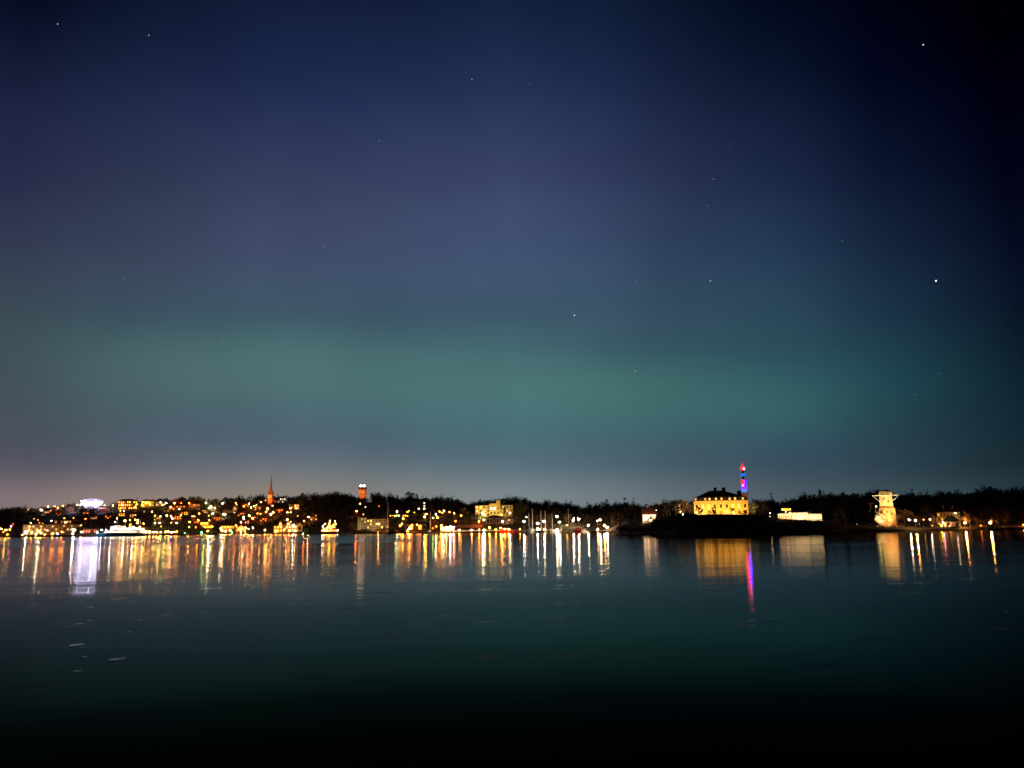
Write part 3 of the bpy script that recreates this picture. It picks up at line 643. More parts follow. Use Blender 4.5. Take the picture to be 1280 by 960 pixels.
# ------------------------------------------------------------------ church
def church():
    Y = 940; k = Y / 960; g = at(338, 629, Y)
    e = thing('church', g, 'church with slender orange floodlit spire on the left skyline', 'church')
    st = brick('church_brick', (.40, .17, .08), (.34, .14, .07)); sp = paint('copper_spire', (.34, .17, .10), .6, .15)
    hw = 2.7 * k
    t = MB().box(-hw, hw, -hw, hw, -5, 12*k).build('tower', st, e)
    for sx in (-1, 1):
        for sy in (-1, 1):
            MB().cone(sx*hw*.8, sy*hw*.8, 12.003*k, 16*k, .75*k, .05, 6).build('pinnacle', sp, t)
    for i in (-1, 1):
        window(t, i*1.3*k, -hw-.03, 6.5*k, 1.1, 3.2, litpane('orange', 1.5), st)
    MB().lathe(0, 0, [(2.5*k, 12.004*k), (2.2*k, 14*k), (1.75*k, 15*k), (1.75*k, 17.4*k), (1.35*k, 18*k), (.75*k, 25*k), (.1, 33.5*k)], 8, R(22.5)).build('spire', sp, e)
    MB().box(-.06, .06, -.05, .05, 33.5*k, 35.2*k).box(-.5, .5, -.06, .06, 34.3*k, 34.45*k).build('cross', M_STEEL, e)
    n = MB().box(-3.2, 3.2, hw+.01, hw+15*k, -5, 5*k).build('nave', st, e)
    nr = MB(); x0, x1, z = -3.6, 3.6, 5*k+.005; y0, y1 = hw+.02, hw+15.5*k
    nr.add([(x0,y0,z),(x1,y0,z),(x1,y1,z),(x0,y1,z),(0,y0,z+4),(0,y1,z+4)], [(0,3,2,1),(0,1,4),(2,3,5),(1,2,5,4),(3,0,4,5)]).build('roof', M_ROOFD, n)
    for i in range(3): window(n, 3.23, hw+(2.5+4*i)*k, 1.2, 1.0, 2.4, litpane('orange', 1.2), st, .08, R(90))
    block(331, 346, 596, 629, Y)
    for dx, dy, pw, lab in ((-5, -16, 26000, 'floodlight by the church washing the spire from its left'), (6, -16, 26000, 'floodlight by the church washing the spire from its right')):
        x, y = g.x + dx, g.y + dy
        flood((x, y, terrain(x, y) + 5), (g.x, g.y, g.z + 19), pw, 'orange', lab, 85, .3, (1, .30, .05))
church()

# ------------------------------------------------------------------ water tower
def water_tower():
    Y = 985; k = Y / 960; g = at(453, 621.5, Y)
    e = thing('water_tower', g, 'stout orange lit water tower with white lantern above the dark ridge', 'water tower')
    br = brick('tower_brick', (.44, .18, .08), (.38, .15, .07))
    b = MB().cone(0, 0, -6, 9.6*k, 4.8*k, 5.0*k, 16).build('tower_body', br, e)
    MB().lathe(0, 0, [(5.4*k, 9.605*k), (5.4*k, 10.4*k), (4.4*k, 12.2*k), (3.0*k, 12.7*k)], 16).build('roof', M_ROOFR, e)
    for s in (-1, 1):
        MB().cone(s*1.9*k, -1, 12.4*k, 15.2*k, 1.25*k, 1.2*k, 10).build('lantern', glow('tower_lantern', (1, .84, .6), 9, True), e)
    MB().lathe(0, 0, [(3.4*k, 15.205*k), (2.2*k, 16.0*k), (.2, 16.8*k)], 14).build('lantern_roof', M_ROOFD, e)
    for i in (-1, 0, 1):
        window(b, i*2.2*k, -4.95*k*math.cos(math.asin(i*.45))-.05, 5*k, 1.2, 2.2, litpane('orange', .8), br)
    block(446, 460, 604, 622, Y)
    for dx, pw, lab in ((-9, 9000, 'floodlight in the wood left of the water tower'), (9, 9000, 'floodlight in the wood right of the water tower')):
        x, y = g.x + dx, g.y - 13
        flood((x, y, terrain(x, y) + 9), (g.x, g.y, g.z + 5), pw, 'orange', lab, 80, .3, (1, .36, .08))
water_tower()

# ------------------------------------------------------------------ yellow gallery
def gallery():
    Y = 422; k = Y / 960; px0, px1 = 868.3, 935.3
    g = at(901.8, 645, Y); W = (px1 - px0) * k; Hh = (at(901.8, 626.6, Y) - g).z; D = 15
    yaw = -math.atan2(g.x, g.y); W *= math.cos(yaw)
    e = thing('art_gallery', back(g, D/2, yaw), 'floodlit yellow gallery mansion with dark mansard roof and dormers on the point', 'mansion', None, yaw)
    MB().box(-W/2, W/2, -D/2, D/2, -4, Hh).build('wall', W_GALL, e)
    MB().box(-W/2-.25, W/2+.25, -D/2-.25, D/2+.25, Hh+.004, Hh+.35).build('cornice', paint('cornice_stone', (.5, .38, .18), .8), e)
    rf = M_ROOFD; z0, z1, z2 = Hh+.355, Hh+2.3, Hh+6.0
    mb = MB(); a = W/2+.1; d = D/2+.1; a1 = W/2-.9; d1 = D/2-.9
    mb.add([(-a,-d,z0),(a,-d,z0),(a,d,z0),(-a,d,z0),(-a1,-d1,z1),(a1,-d1,z1),(a1,d1,z1),(-a1,d1,z1),(-5.6,-1,z2),(1.6,-1,z2),(1.6,1,z2),(-5.6,1,z2)],
           [(0,3,2,1),(0,1,5,4),(1,2,6,5),(2,3,7,6),(3,0,4,7),(4,5,9,8),(5,6,10,9),(6,7,11,10),(7,4,8,11),(8,9,10,11)])
    roof = mb.build('roof', rf, e)
    ddx = [(872-901.8),(883.6-901.8),(888.8-901.8),(896.4-901.8),(903.2-901.8),(912.8-901.8),(919.3-901.8),(928.3-901.8)]
    for i, dx in enumerate(ddx):
        x = dx * k; zb = Hh + .5
        dm = MB().box(x-.75, x+.75, -d-.15, -d1+.6, zb, zb+1.55).add([(x-.9,-d-.25,zb+1.553),(x+.9,-d-.25,zb+1.553),(x+.9,-d1+.9,zb+1.553),(x-.9,-d1+.9,zb+1.553),(x,-d-.25,zb+2.05),(x,-d1+.9,zb+2.05)],[(0,3,2,1),(0,1,4),(2,3,5),(1,2,5,4),(3,0,4,5)]).build('dormer', rf, roof)
        f = link('dormer_window', unit('frame', M_TRIM), roof); f.location = (x, -d-.18, zb+.3); f.scale = (.75, .06, .95)
        me = unit('pane', litpane('warm', (.5,.25,1.6,2,1.4,1.8,2.2,1.2)[i]))
        q = link('dormer_pane', me, roof); q.location = (x, -d-.17, zb+.3); q.scale = (.75, .05, .95)
    for px, ptop, w in ((880, 616.2, 1.3), (890.3, 609.9, 1.5), (900.6, 609.9, 2.0), (919.2, 614.2, 2.2)):
        c = at(px, ptop, Y + 6); x = c.x - g.x
        MB().box(x-w/2, x+w/2, -.8, .5, z1, c.z - g.z).box(x-w/2-.12, x+w/2+.12, -.9, .6, c.z-g.z+.003, c.z-g.z+.25).build('chimney', M_ROOFD, roof)
    for j, (zz, hh) in enumerate(((.9, 2.0), (4.3, 1.9))):
        for i in range(9):
            x = (-.5 + (i + .5) / 9) * W
            if j == 0 and i == 4:
                MB().box(x-.7, x+.7, -D/2-.12, -D/2-.02, .05, 2.5).build('door', paint('oak_door', (.16,.09,.04), .6), e); continue
            window(e, x, -D/2-.03, zz, 1.15, hh, litpane('yellow', .55) if (i*3+j*2) % 5 in (0, 3) else DARKPANE, paint('gallery_window_trim', (.62, .5, .28), .7))
    MB().box(-W/2-.06, W/2+.06, -D/2-.12, -D/2-.04, 3.45, 3.7).build('string_course', paint('cornice_stone', (.5, .38, .18)), e)
    MB().box(W*.0-2.2, W*.0+2.2, -D/2-2.6, -D/2-.05, -1, .45).build('terrace_steps', W_WHITE, e)
    block(866, 937, 609, 645, Y)
    names = ('leftmost','second from left','middle','second from right','rightmost')
    for i, fx in enumerate((-.42, -.21, 0, .21, .42)):
        ca, sa = math.cos(yaw), math.sin(yaw); x, y = g.x + fx * W * ca + 7.5 * sa, g.y + fx * W * sa - 7.5 * ca
        flood((x, y, max(g.z, terrain(x, y)) + .5), (g.x + fx*W*ca, g.y + fx*W*sa, g.z + 4.8), 5200, 'yellow', '%s of five floodlights on the lawn before the yellow gallery' % names[i], 125, .3, (1, .50, .10))
gallery()

# ------------------------------------------------------------------ white garden pavilion
def garden_pavilion():
    Y = 420; k = Y / 960; cx = 1000; g = at(cx, 651.3, Y); W = 54 * k; D = 5
    yaw = -math.atan2(g.x, g.y)
    e = thing('garden_pavilion', back(g, D/2, yaw), 'long low white garden pavilion brightly lit right of the gallery', 'pavilion', None, yaw)
    X = lambda px: (px - cx) * k * math.cos(yaw)
    MB().box(X(973.3), X(991.2), -D/2, D/2, -2.5, 3.9).build('colonnade_wing', W_WHITE, e)
    MB().box(X(991.8), X(1010.2), -D/2, D/2, -2.5, 4.3).build('middle_wing', W_WHITE, e)
    MB().box(X(1011), X(1027), -D/2, D/2, -2.5, 3.5).build('end_wing', W_WHITE, e)
    MB().box(X(973)-.1, X(991.4), -D/2-.25, D/2+.2, 3.904, 4.1).build('wing_roof', M_TRIM, e)
    MB().box(X(991.6), X(1010.4), -D/2-.25, D/2+.2, 4.304, 4.5).build('wing_roof', M_TRIM, e)
    MB().box(X(1010.8), X(1027.2), -D/2-.25, D/2+.2, 3.504, 3.7).build('wing_roof', M_TRIM, e)
    for px in (994.5, 998, 1001.5, 1005, 1008):
        window(e, X(px), -D/2-.02, 1.1, .8, 1.9, litpane('warm', .8), M_TRIM, .06)
    for px in (991.9, 996.2, 1003.2, 1010):
        MB().box(X(px)-.16, X(px)+.16, -D/2-.14, -D/2-.004, -1, 4.28).build('pilaster', M_TRIM, e)
    for px in (1014.5, 1019, 1023.5):
        window(e, X(px), -D/2-.02, .9, .7, 1.6, litpane('lime', .5), M_TRIM, .06)
    x = X(988.6); MB().add([(x-1.2,-D/2-.3,4.105),(x+1.2,-D/2-.3,4.105),(x,-D/2-.3,5.2),(x-1.2,-D/2+.6,4.105),(x+1.2,-D/2+.6,4.105),(x,-D/2+.6,5.2)],[(0,1,2),(4,3,5),(0,2,5,3),(1,4,5,2),(0,3,4,1)]).build('pediment', W_WHITE, e)
    for px in (975, 978, 980.6, 983.4, 986.4, 989.6):
        MB().box(X(px)-.36, X(px)+.36, -D/2-.05, -D/2-.01, .5, 3.1).build('arched_opening', paint('shutter_brown', (.30, .17, .08), .7), e)
    MB().cone(X(1012.8), -D/2-.5, -1, 6, .06, .04, 6).build('flag_mast', M_STEEL, e)
    block(970, 1029, 640, 652, Y)
    for i, (px, lab) in enumerate(((979, 'ground floodlight before the colonnade of the white pavilion'), (1000, 'ground floodlight before the middle of the white pavilion'), (1019, 'ground floodlight before the right end of the white pavilion'))):
        ca, sa = math.cos(yaw), math.sin(yaw); x, y = g.x + X(px) * ca + 6 * sa, g.y + X(px) * sa - 6 * ca
        flood((x, y, max(g.z - .6, terrain(x, y) + .1)), (g.x + X(px)*ca, g.y + X(px)*sa, g.z + 2.0), 4600, 'warm', lab, 120, .3, (1, .66, .30))
garden_pavilion()

# ------------------------------------------------------------------ broadcasting tower behind the gallery
def tv_tower():
    Y = 760; k = Y / 960; g = at(932, 640, Y); zz = lambda py: (640 - py) * k / math.cos(PITCH) * .99
    e = thing('broadcast_tower', g, 'tall square broadcasting tower glowing red and blue behind the yellow gallery', 'tower', None, R(38))
    con = paint('tower_concrete', (.42, .33, .26), .85, .12)
    s = 2.4 * k * 1.25
    MB().box(-s, s, -s, s, -10, zz(616.5)).build('shaft', con, e)
    def stage(name, p0, p1, half, mat): return MB().box(-half*k, half*k, -half*k, half*k, zz(p0), zz(p1)).build(name, mat, e)
    B = lambda n, c, st: glow('tower_led_' + n, c, st, True)
    stage('light_band', 616.45, 612.6, 2.4, B('cyan', (.003, .18, .85), .95))
    stage('violet_gallery', 612.55, 609.4, 2.3, B('violet', (.010, .0005, 1), 30.0))
    # red and blue panels on the faces of the middle stage
    h = 1.9 * k; z0, z1 = zz(609.35), zz(600.5)
    MB().box(-h, h, -h, h, z0, z1).build('middle_stage', con, e)
    MB().box(-h, h*.9, -h-.16, -h-.02, z0+.4, z1-.3).build('light_panel', B('blue', (.004, .001, 1), 32), e)
    MB().box(-h-.16, -h-.02, -h, h*.9, z0+.4, z1-.3).build('light_panel', B('red', (1, .002, .010), 13), e)
    MB().box(-h-.3, -h-.2, -h*.4, h*.3, z0+1, z0+1.8).build('beacon_lamp', glow('beacon_pink', (1, .35, .55), 12, True), e)
    stage('upper_shaft', 600.4, 596.6, 1.0, paint('dark_lattice', (.10, .08, .14), .7))
    stage('light_band', 596.5, 592.9, 2.4, B('cyan', (.003, .18, .85), .95))
    stage('upper_shaft', 592.8, 588.6, .9, paint('dark_lattice', (.10, .08, .14), .7))
    stage('red_lantern', 588.5, 584.8, 1.9, B('crimson', (1, .003, .006), 9))
    MB().box(-1.8*k, 0, -1.9*k-.2, -1.9*k-.02, zz(588), zz(586.6)).build('beacon_lamp', glow('beacon_white', (1, .8, .75), 14, True), e)
    MB().cone(0, 0, zz(584.75), zz(581), 1.2*k, .3, 8).cone(0, 0, zz(581), zz(578.5), .2, .1, 6).build('antenna', B('dim_red', (1, .03, .05), 1.2), e)
    flood((g.x - 2, g.y - 20, g.z + 9), (g.x, g.y, g.z + 14), 7500, 'orange', 'floodlight behind the gallery roof washing the tower shaft', 60, .3, (1, .5, .2))
    block(924, 937, 578, 640, Y)
tv_tower()

# ------------------------------------------------------------------ windmill without sails
def windmill():
    Y = 408; k = Y / 960; cx = 1110; g = at(cx, 652, Y); zz = lambda py: (652 - py) * k
    e = thing('windmill', g, 'old windmill tower without sails, floodlit cream and orange on the right shore', 'windmill', None, -math.atan2(g.x, g.y))
    up = paint('cream_mill_boards', (.55, .43, .22), .8, .18, .9); lo = paint('orange_mill_shingles', (.46, .23, .08), .85, .35, .7)
    MB().lathe(0, 0, [(10.2*k, -3), (10.0*k, zz(642)), (9.4*k, zz(636)), (8.0*k, zz(633))], 8, R(22.5)).build('mill_base', lo, e)
    MB().lathe(0, 0, [(8.1*k, zz(632.95)), (7.7*k, zz(626)), (7.7*k, zz(619.6))], 8, R(22.5)).build('mill_tower', up, e)
    MB().lathe(0, 0, [(7.75*k, zz(619.55)), (7.5*k, zz(616.6)), (6.8*k, zz(614.9)), (5.4*k, zz(613.9)), (2.6*k, zz(613.4)), (.2, zz(613.3))], 12).build('cap', up, e)
    MB().box(-14.6*k, 14.6*k, -3.6, -3.3, zz(620.8), zz(620)).build('cross_beam', M_WHITE, e)
    for s in (-1, 1):
        MB().tube((s*14*k, -3.45, zz(621)), (s*7.2*k, -3.2, zz(627.5)), .1, .1, 4).build('brace', M_WHITE, e)
    MB().lathe(0, 0, [(9.25*k, zz(635.3)), (9.25*k, zz(634.9))], 8, R(22.5)).build('stage_ring', W_BRWN, e)
    for (x, z) in ((-.9, 625), (1.0, 629), (0, 641), (-1.9, 639.5), (2.0, 644)):
        rr = 7.7 if z < 633 else 9.9
        window(e, x, -rr*k*.925-.05, zz(z), .55, .8, DARKPANE, W_BRWN)
    MB().box(-1.0, -.1, -10.0*k*.925-.12, -10.0*k*.925-.02, 0, 1.9).build('door', W_BRWN, e)
    MB().tube((-4.6, -4.6, zz(640)), (-.4, -4.5, zz(646)), .12, .12, 4).build('handrail', W_BRWN, e)
    block(1092, 1124, 613, 652, Y)
    for dx, dy, zt, pw, ang, lab in ((-5, -11, 11.0, 2600, 80, 'floodlight on the grass left of the windmill door'), (4, -11, 11.0, 2600, 80, 'floodlight on the grass right of the windmill door'), (0, -9, 1.5, 500, 120, 'low floodlight washing the foot of the windmill')):
        yw = -math.atan2(g.x, g.y); x, y = g.x + dx * math.cos(yw) - dy * math.sin(yw), g.y + dx * math.sin(yw) + dy * math.cos(yw)
        flood((x, y, max(terrain(x, y) + .7, 1.6)), (g.x, g.y, g.z + zt), pw * 6, 'yellow', lab, ang, .3, (1, .64, .26))
    for px, lab in ((1072, 'long range floodlight on the bank left of the windmill'), (1150, 'long range floodlight on the bank between windmill and yellow house')):
        u_ = u_of(px, 663); y = T_Ys(u_) + 2; x = u_ * y
        flood((x, y, terrain(x, y) + 2.2), (g.x, g.y, g.z + 11), 36000, 'yellow', lab, 34, .3, (1, .7, .34))
    # lit boulder mound beside it
    rock = MB(); rnd = random.Random(4)
    bm = bmesh.new(); bmesh.ops.create_icosphere(bm, subdivisions=3, radius=1)
    for v in bm.verts: v.co *= 1 + .22 * math.sin(v.co.x*5+1)*math.cos(v.co.z*6) + rnd.uniform(-.05, .05)
    me = bpy.data.meshes.new('rock_mound'); bm.to_mesh(me); bm.free(); me.materials.append(paint('warm_granite', (.34, .26, .17), .9, .3, .8))
    o = link('rock_mound', me); p = at(1099.5, 650, Y - 1.5); o.location = p; o.scale = (2.6, 2.2, 3.6); tag(o, 'rounded lit rock mound against the left foot of the windmill', 'rock')
windmill()

# ------------------------------------------------------------------ floodlights for other fronts
def wash(px, py, dy, tz, power, hue, label, angle=120, col=None, up=.6):
    g, _ = hit(px, py); x = g.x; y = max(g.y - dy, T_Ys(g.x / g.y) + 1.0); power *= 1.6
    flood((x, y, max(terrain(x, y), .3) + up), (g.x, g.y, g.z + tz), power, hue, label, angle, .3, col)
wash(452, 661.5, 11, 5, 2200, 'yellow', 'floodlight before the tall stone end block', 110, (1, .72, .34))
wash(470, 661.5, 11, 4, 2500, 'yellow', 'floodlight before the long stone wing', 130, (1, .72, .34))
wash(602, 646, 11, 4, 3600, 'yellow', 'floodlight on the grass before the left of the big yellow villa', 130, (1, .72, .2))
wash(617, 646, 11, 6, 3600, 'yellow', 'floodlight before the middle of the big yellow villa', 130, (1, .76, .2))
wash(632, 646, 11, 4, 2200, 'yellow', 'floodlight before the right wing of the big yellow villa', 130, (1, .76, .3))
wash(811, 650.5, 5, 1.2, 5000, 'warm', 'floodlight on the rocks before the white cottage', 120, (1, .72, .45))
wash(1178, 659.8, 5, 3, 2600, 'yellow', 'floodlight before the left of the two chimney house', 130, (1, .55, .14))
wash(1199, 659.8, 6, 3, 2600, 'yellow', 'floodlight before the right of the two chimney house', 130, (1, .55, .14))
wash(50, 668, 9, 4, 2600, 'orange', 'floodlight before the left half of the ochre warehouse', 140, (1, .55, .2))
wash(80, 668, 9, 4, 3800, 'orange', 'floodlight before the right half of the ochre warehouse', 140, (1, .5, .12))
wash(157, 637.5, 12, 5, 5200, 'orange', 'floodlight before the large orange hilltop building', 130, (1, .5, .1))
wash(184, 634, 10, 3, 3000, 'yellow', 'floodlight before the yellow town house', 130, (1, .7, .14))
wash(352, 665, 8, 4, 2600, 'orange', 'floodlight before the left of the waterfront inn', 140, (1, .45, .08))
wash(364, 665, 8, 4, 2600, 'orange', 'floodlight before the right of the waterfront inn', 140, (1, .5, .1))

# ------------------------------------------------------------------ boats
def hull_mb(L, B, Hh, sheer=.25, draft=.4):
    """pointed-bow hull lying along x, bow at +x, waterline z = 0"""
    n = 10; mb = MB(); vs = []
    for i in range(n + 1):
        t = i / n; x = -L/2 + L * t
        b = B/2 * (min(1, (.72 + .9*t)) if t < .35 else max(.02, (1 - ((t-.35)/.65) ** 2.3)))
        z = Hh * (1 + sheer * t * t)
        vs += [(x, -b, z), (x, -b*.72, -draft*(1-.6*t*t)), (x, b*.72, -draft*(1-.6*t*t)), (x, b, z)]
    fs = []
    for i in range(n):
        a, c = 4*i, 4*i+4
        for j in range(3): fs.append((a+j, a+j+1, c+j+1, c+j))
        fs.append((a+3, a, c, c+3))
    fs += [(0, 3, 2, 1), (4*n, 4*n+1, 4*n+2, 4*n+3)]
    return mb.add(vs, fs)
P_WHITE = paint('white_gelcoat', (.72, .72, .70), .25, .04); P_RED = paint('red_gelcoat', (.5, .04, .03), .3, .1); P_GREEN = paint('green_hull', (.03, .30, .16), .35, .1)
P_DARK = paint('dark_hull', (.03, .035, .05), .35, .2); P_TARP = paint('grey_green_tarpaulin', (.34, .36, .26), .8, .15); P_TARPD = paint('dark_tarpaulin', (.05, .045, .04), .8, .3)
P_TARPR = paint('red_tarpaulin', (.42, .05, .04), .75, .15); P_ALU = paint('pale_mast_alloy', (.62, .58, .52), .5, .05, 1, .0)
def afloat(px, py_w, back=0, clampd=True):
    u = ray(px, py_w).x; Y = min(Y_water(px, py_w), T_Ys(u) - 5) if clampd else Y_water(px, py_w)
    return Vector((u * (Y + back), Y + back, 0))
def sailboat(px, py_w, pxl, mast_py, label, hullm, rz):
    g = afloat(px, py_w); k = g.y / 960; L = max(4.5, pxl * k / max(.35, abs(math.cos(rz)))); mh = (at(px, mast_py, g.y)).z
    e = thing('sailboat', g, label, 'sailboat', 'sailboats moored in the harbour', rz)
    h = hull_mb(L, L*.32, L*.11 + .3).build('hull', hullm, e)
    MB().add([(-L*.28,-L*.09,L*.1+.3),(L*.18,-L*.07,L*.1+.3),(L*.18,L*.07,L*.1+.3),(-L*.28,L*.09,L*.1+.3),(-L*.26,-L*.08,L*.19+.3),(L*.10,-L*.05,L*.17+.3),(L*.10,L*.05,L*.17+.3),(-L*.26,L*.08,L*.19+.3)],
             [(0,3,2,1),(4,5,6,7),(0,1,5,4),(1,2,6,5),(2,3,7,6),(3,0,4,7)]).build('cabin', P_WHITE, e)
    MB().cone(L*.1, 0, .5, mh, .26, .18, 6).build('mast', P_ALU, e)
    MB().tube((L*.09, 0, L*.19+1.0), (-L*.36, 0, L*.19+.9), .13, .09, 5).build('boom', P_TARP, e)
    st = MB()
    for q in ((L*.48, 0, L*.13+.4), (-L*.48, 0, L*.1+.3)): st.tube((L*.1, 0, mh*.98), q, .02, .02, 3)
    st.build('rigging', M_STEEL, e)
    block(px - pxl/2, px + pxl/2, py_w - 5, py_w, g.y)
    return e
sailboat(483, 665.6, 9.5, 627.5, 'white sailboat alone on the water before the stone barracks', P_WHITE, R(55))
sailboat(665, 663.6, 8, 635.5, 'sailboat with the thickest pale mast among the harbour lamps', P_WHITE, R(70))
sailboat(676, 663.4, 7, 638.5, 'sailboat with a thin mast, left of the close pair of masts', P_DARK, R(75))
sailboat(681.3, 663.2, 7, 638.7, 'sailboat with a thin mast, right of the close pair of masts', P_WHITE, R(72))
sailboat(690.2, 663.2, 7, 642, 'sailboat with the shortest thick mast at the end of the lit quay', P_WHITE, R(80))
sailboat(710, 663.2, 10, 635, 'sailboat with tall mast above the pale covered motor yacht', P_WHITE, R(20))
sailboat(661, 663.8, 6, 641.5, 'small sailboat left of the thickest mast', P_RED, R(78))
sailboat(537, 665.4, 6, 640, 'small sailboat with faint mast before the red gabled cottage', P_DARK, R(60))
def motorboat(px, py_w, pxl, label, hullm, coverm, rz=0.0, windows=True, cover_h=1.0, name='motorboat', group='motorboats and covered boats in the harbour'):
    g = afloat(px, py_w); k = g.y / 960; L = pxl * k
    e = thing(name, g, label, 'motorboat', group, rz)
    hull_mb(L, L*.34, L*.10 + .25).build('hull', hullm, e)
    z = L*.10 + .26; c = cover_h
    mb = MB()
    mb.add([(-L*.42,-L*.14,z),(L*.26,-L*.12,z),(L*.26,L*.12,z),(-L*.42,L*.14,z),(-L*.36,-L*.09,z+c),(L*.08,-L*.08,z+c*1.15),(L*.08,L*.08,z+c*1.15),(-L*.36,L*.09,z+c)],
           [(0,3,2,1),(4,5,6,7),(0,1,5,4),(1,2,6,5),(2,3,7,6),(3,0,4,7)]).build('cabin' if windows else 'cover', coverm, e)
    if windows:
        for i in range(3):
            window(e, -L*.28 + i*L*.14, -L*.122, z + c*.45, L*.09, c*.3, DARKPANE, P_WHITE, .05)
    MB().tube((L*.44, 0, z+.1), (L*.44, 0, z+.7), .04, .04, 4).tube((L*.3, -L*.1, z+.7), (L*.44, 0, z+.7), .03, .03, 4).tube((L*.3, -L*.1, z), (L*.3, -L*.1, z+.7), .03, .03, 4).build('bow_rail', M_STEEL, e)
    block(px - pxl/2, px + pxl/2, py_w - 5, py_w, g.y)
    return e
motorboat(708.5, 662.6, 17, 'large pale motor yacht under grey green cover left of the red boat', P_WHITE, P_TARP, R(8), False, 3.6)
motorboat(722, 664.0, 13, 'bright red motorboat right of the pale covered yacht', P_RED, P_TARPR, R(170), False, 1.9)
motorboat(632, 664.6, 17, 'long red covered boat at the lit quay below the white marquee', P_RED, P_TARPR, 0, False, 1.4)
motorboat(645, 664.6, 9, 'short red boat at the quay right of the long red one', P_RED, P_TARPR, R(175), False, 1.2)
motorboat(666.3, 664.4, 8, 'small green boat moored between the harbour masts', P_GREEN, P_GREEN, R(10), False, 1.0)
motorboat(492, 664.8, 14, 'dark covered boat with pale windows, right of the lone white sailboat', P_DARK, P_TARPD, 0, True, 2.6)
motorboat(502.5, 665.0, 10, 'low dark boat left of the brown boathouse', P_DARK, P_TARPD, R(180), False, 1.4)
motorboat(533, 664.6, 8, 'small grey motorboat at the right end of the brown boathouse', P_WHITE, P_TARP, 0, True, 1.3)
motorboat(656.5, 664.6, 8, 'small white motorboat under the lamp left of the harbour masts', P_WHITE, P_WHITE, R(5), True, 1.2)
motorboat(696.5, 664.0, 9, 'white motorboat at the right tip of the lit quay', P_WHITE, P_WHITE, R(5), True, 1.3)
motorboat(731, 662.8, 9, 'small pale boat between the red motorboat and the dark pontoon', P_WHITE, P_TARP, R(10), True, 1.3)
motorboat(265, 668.3, 13, 'dark low workboat moored below the ochre apartment house', P_DARK, P_TARPD, R(3), False, 1.6)

def pontoon(name, px0, px1, py_w, top, label, hm, cat='pontoon', dep=4):
    g = afloat((px0+px1)/2, py_w); a = ray(px0, py_w).x * g.y; b = ray(px1, py_w).x * g.y; W = b - a
    e = thing(name, (g.x, g.y + dep/2, 0), label, cat)
    MB().box(-W/2, W/2, -dep/2, dep/2, -.6, top).build('deck', hm, e)
    MB().box(-W/2-.05, W/2+.05, -dep/2-.06, -dep/2-.01, top-.25, top-.02).build('fender_rail', M_TRIM, e)
    for i in range(4):
        MB().cone(-W*.45 + W*.3*i, dep/2-.3, -1, top + .8, .12, .12, 6).build('mooring_post', W_BRWN, e)
    return e
PT = pontoon('pontoon', 738.5, 763, 664.0, .8, 'dark floating pontoon with lamps beside the rocky point', W_DARK, dep=5)
pontoon('landing_stage', 550, 571, 665.8, 1.0, 'pale landing stage in front of the lit landing pavilion', W_CREAM, 'landing stage')
pontoon('jetty', 335, 372, 667.0, .9, 'dark jetty along the front of the waterfront inn', W_BRWN, 'jetty')
pontoon('jetty', 1250 - 16, 1256, 662.6, .7, 'dark jetty before the black boat shed on the right', W_BRWN, 'jetty', 2)

# lit quay front of the harbour and the town quay
def quay(name, pts, top, label, mat, dep=5):
    g0 = afloat(*pts[0], 0, False); e = thing(name, (g0.x, g0.y, 0), label, 'quay')
    mb = MB(); cp = MB()
    for (p, q) in zip(pts, pts[1:]):
        a = afloat(*p, 0, False) - g0; b = afloat(*q, 0, False) - g0; o = Vector((0, dep, 0)); z = Vector((0, 0, 1))
        mb.add([a - z*2, b - z*2, b + o - z*2, a + o - z*2, a + z*top, b + z*top, b + o + z*top, a + o + z*top], [(0,3,2,1),(4,5,6,7),(0,1,5,4),(2,3,7,6)])
        u = Vector((0, -.12, 0))
        cp.add([a + u + z*(top+.004), b + u + z*(top+.004), b + o*.12 + z*(top+.004), a + o*.12 + z*(top+.004), a + u + z*(top+.22), b + u + z*(top+.22), b + o*.12 + z*(top+.22), a + o*.12 + z*(top+.22)], [(0,3,2,1),(4,5,6,7),(0,1,5,4),(2,3,7,6)])
    mb.build('quay_wall', mat, e); cp.build('coping', M_TRIM, e)
quay('town_quay', [(-60, 672.4), (0, 671.5), (100, 671), (200, 669.7), (234, 668.9)], 1.6, 'long stone quay wall along the waterfront of the town', paint('quay_stone', (.22, .2, .17), .85, .25, .7))
quay('harbour_quay', [(566, 666.3), (600, 665.8), (640, 665.4), (692, 665.2)], 1.5, 'pale lamplit quay wall below the big yellow villa', paint('pale_quay_stone', (.40, .34, .25), .8, .2, .7))
def bank_wall():
    a, _ = hit(572, 660); g = at(586, 661.5, a.y); W = 34 * a.y / 960
    o = MB().box(-W/2, W/2, -.3, .3, -2, 3.4).build('retaining_wall', W_ORNG); o.location = g
    tag(o, 'orange lit retaining wall along the quay road right of the landing', 'wall')
bank_wall()

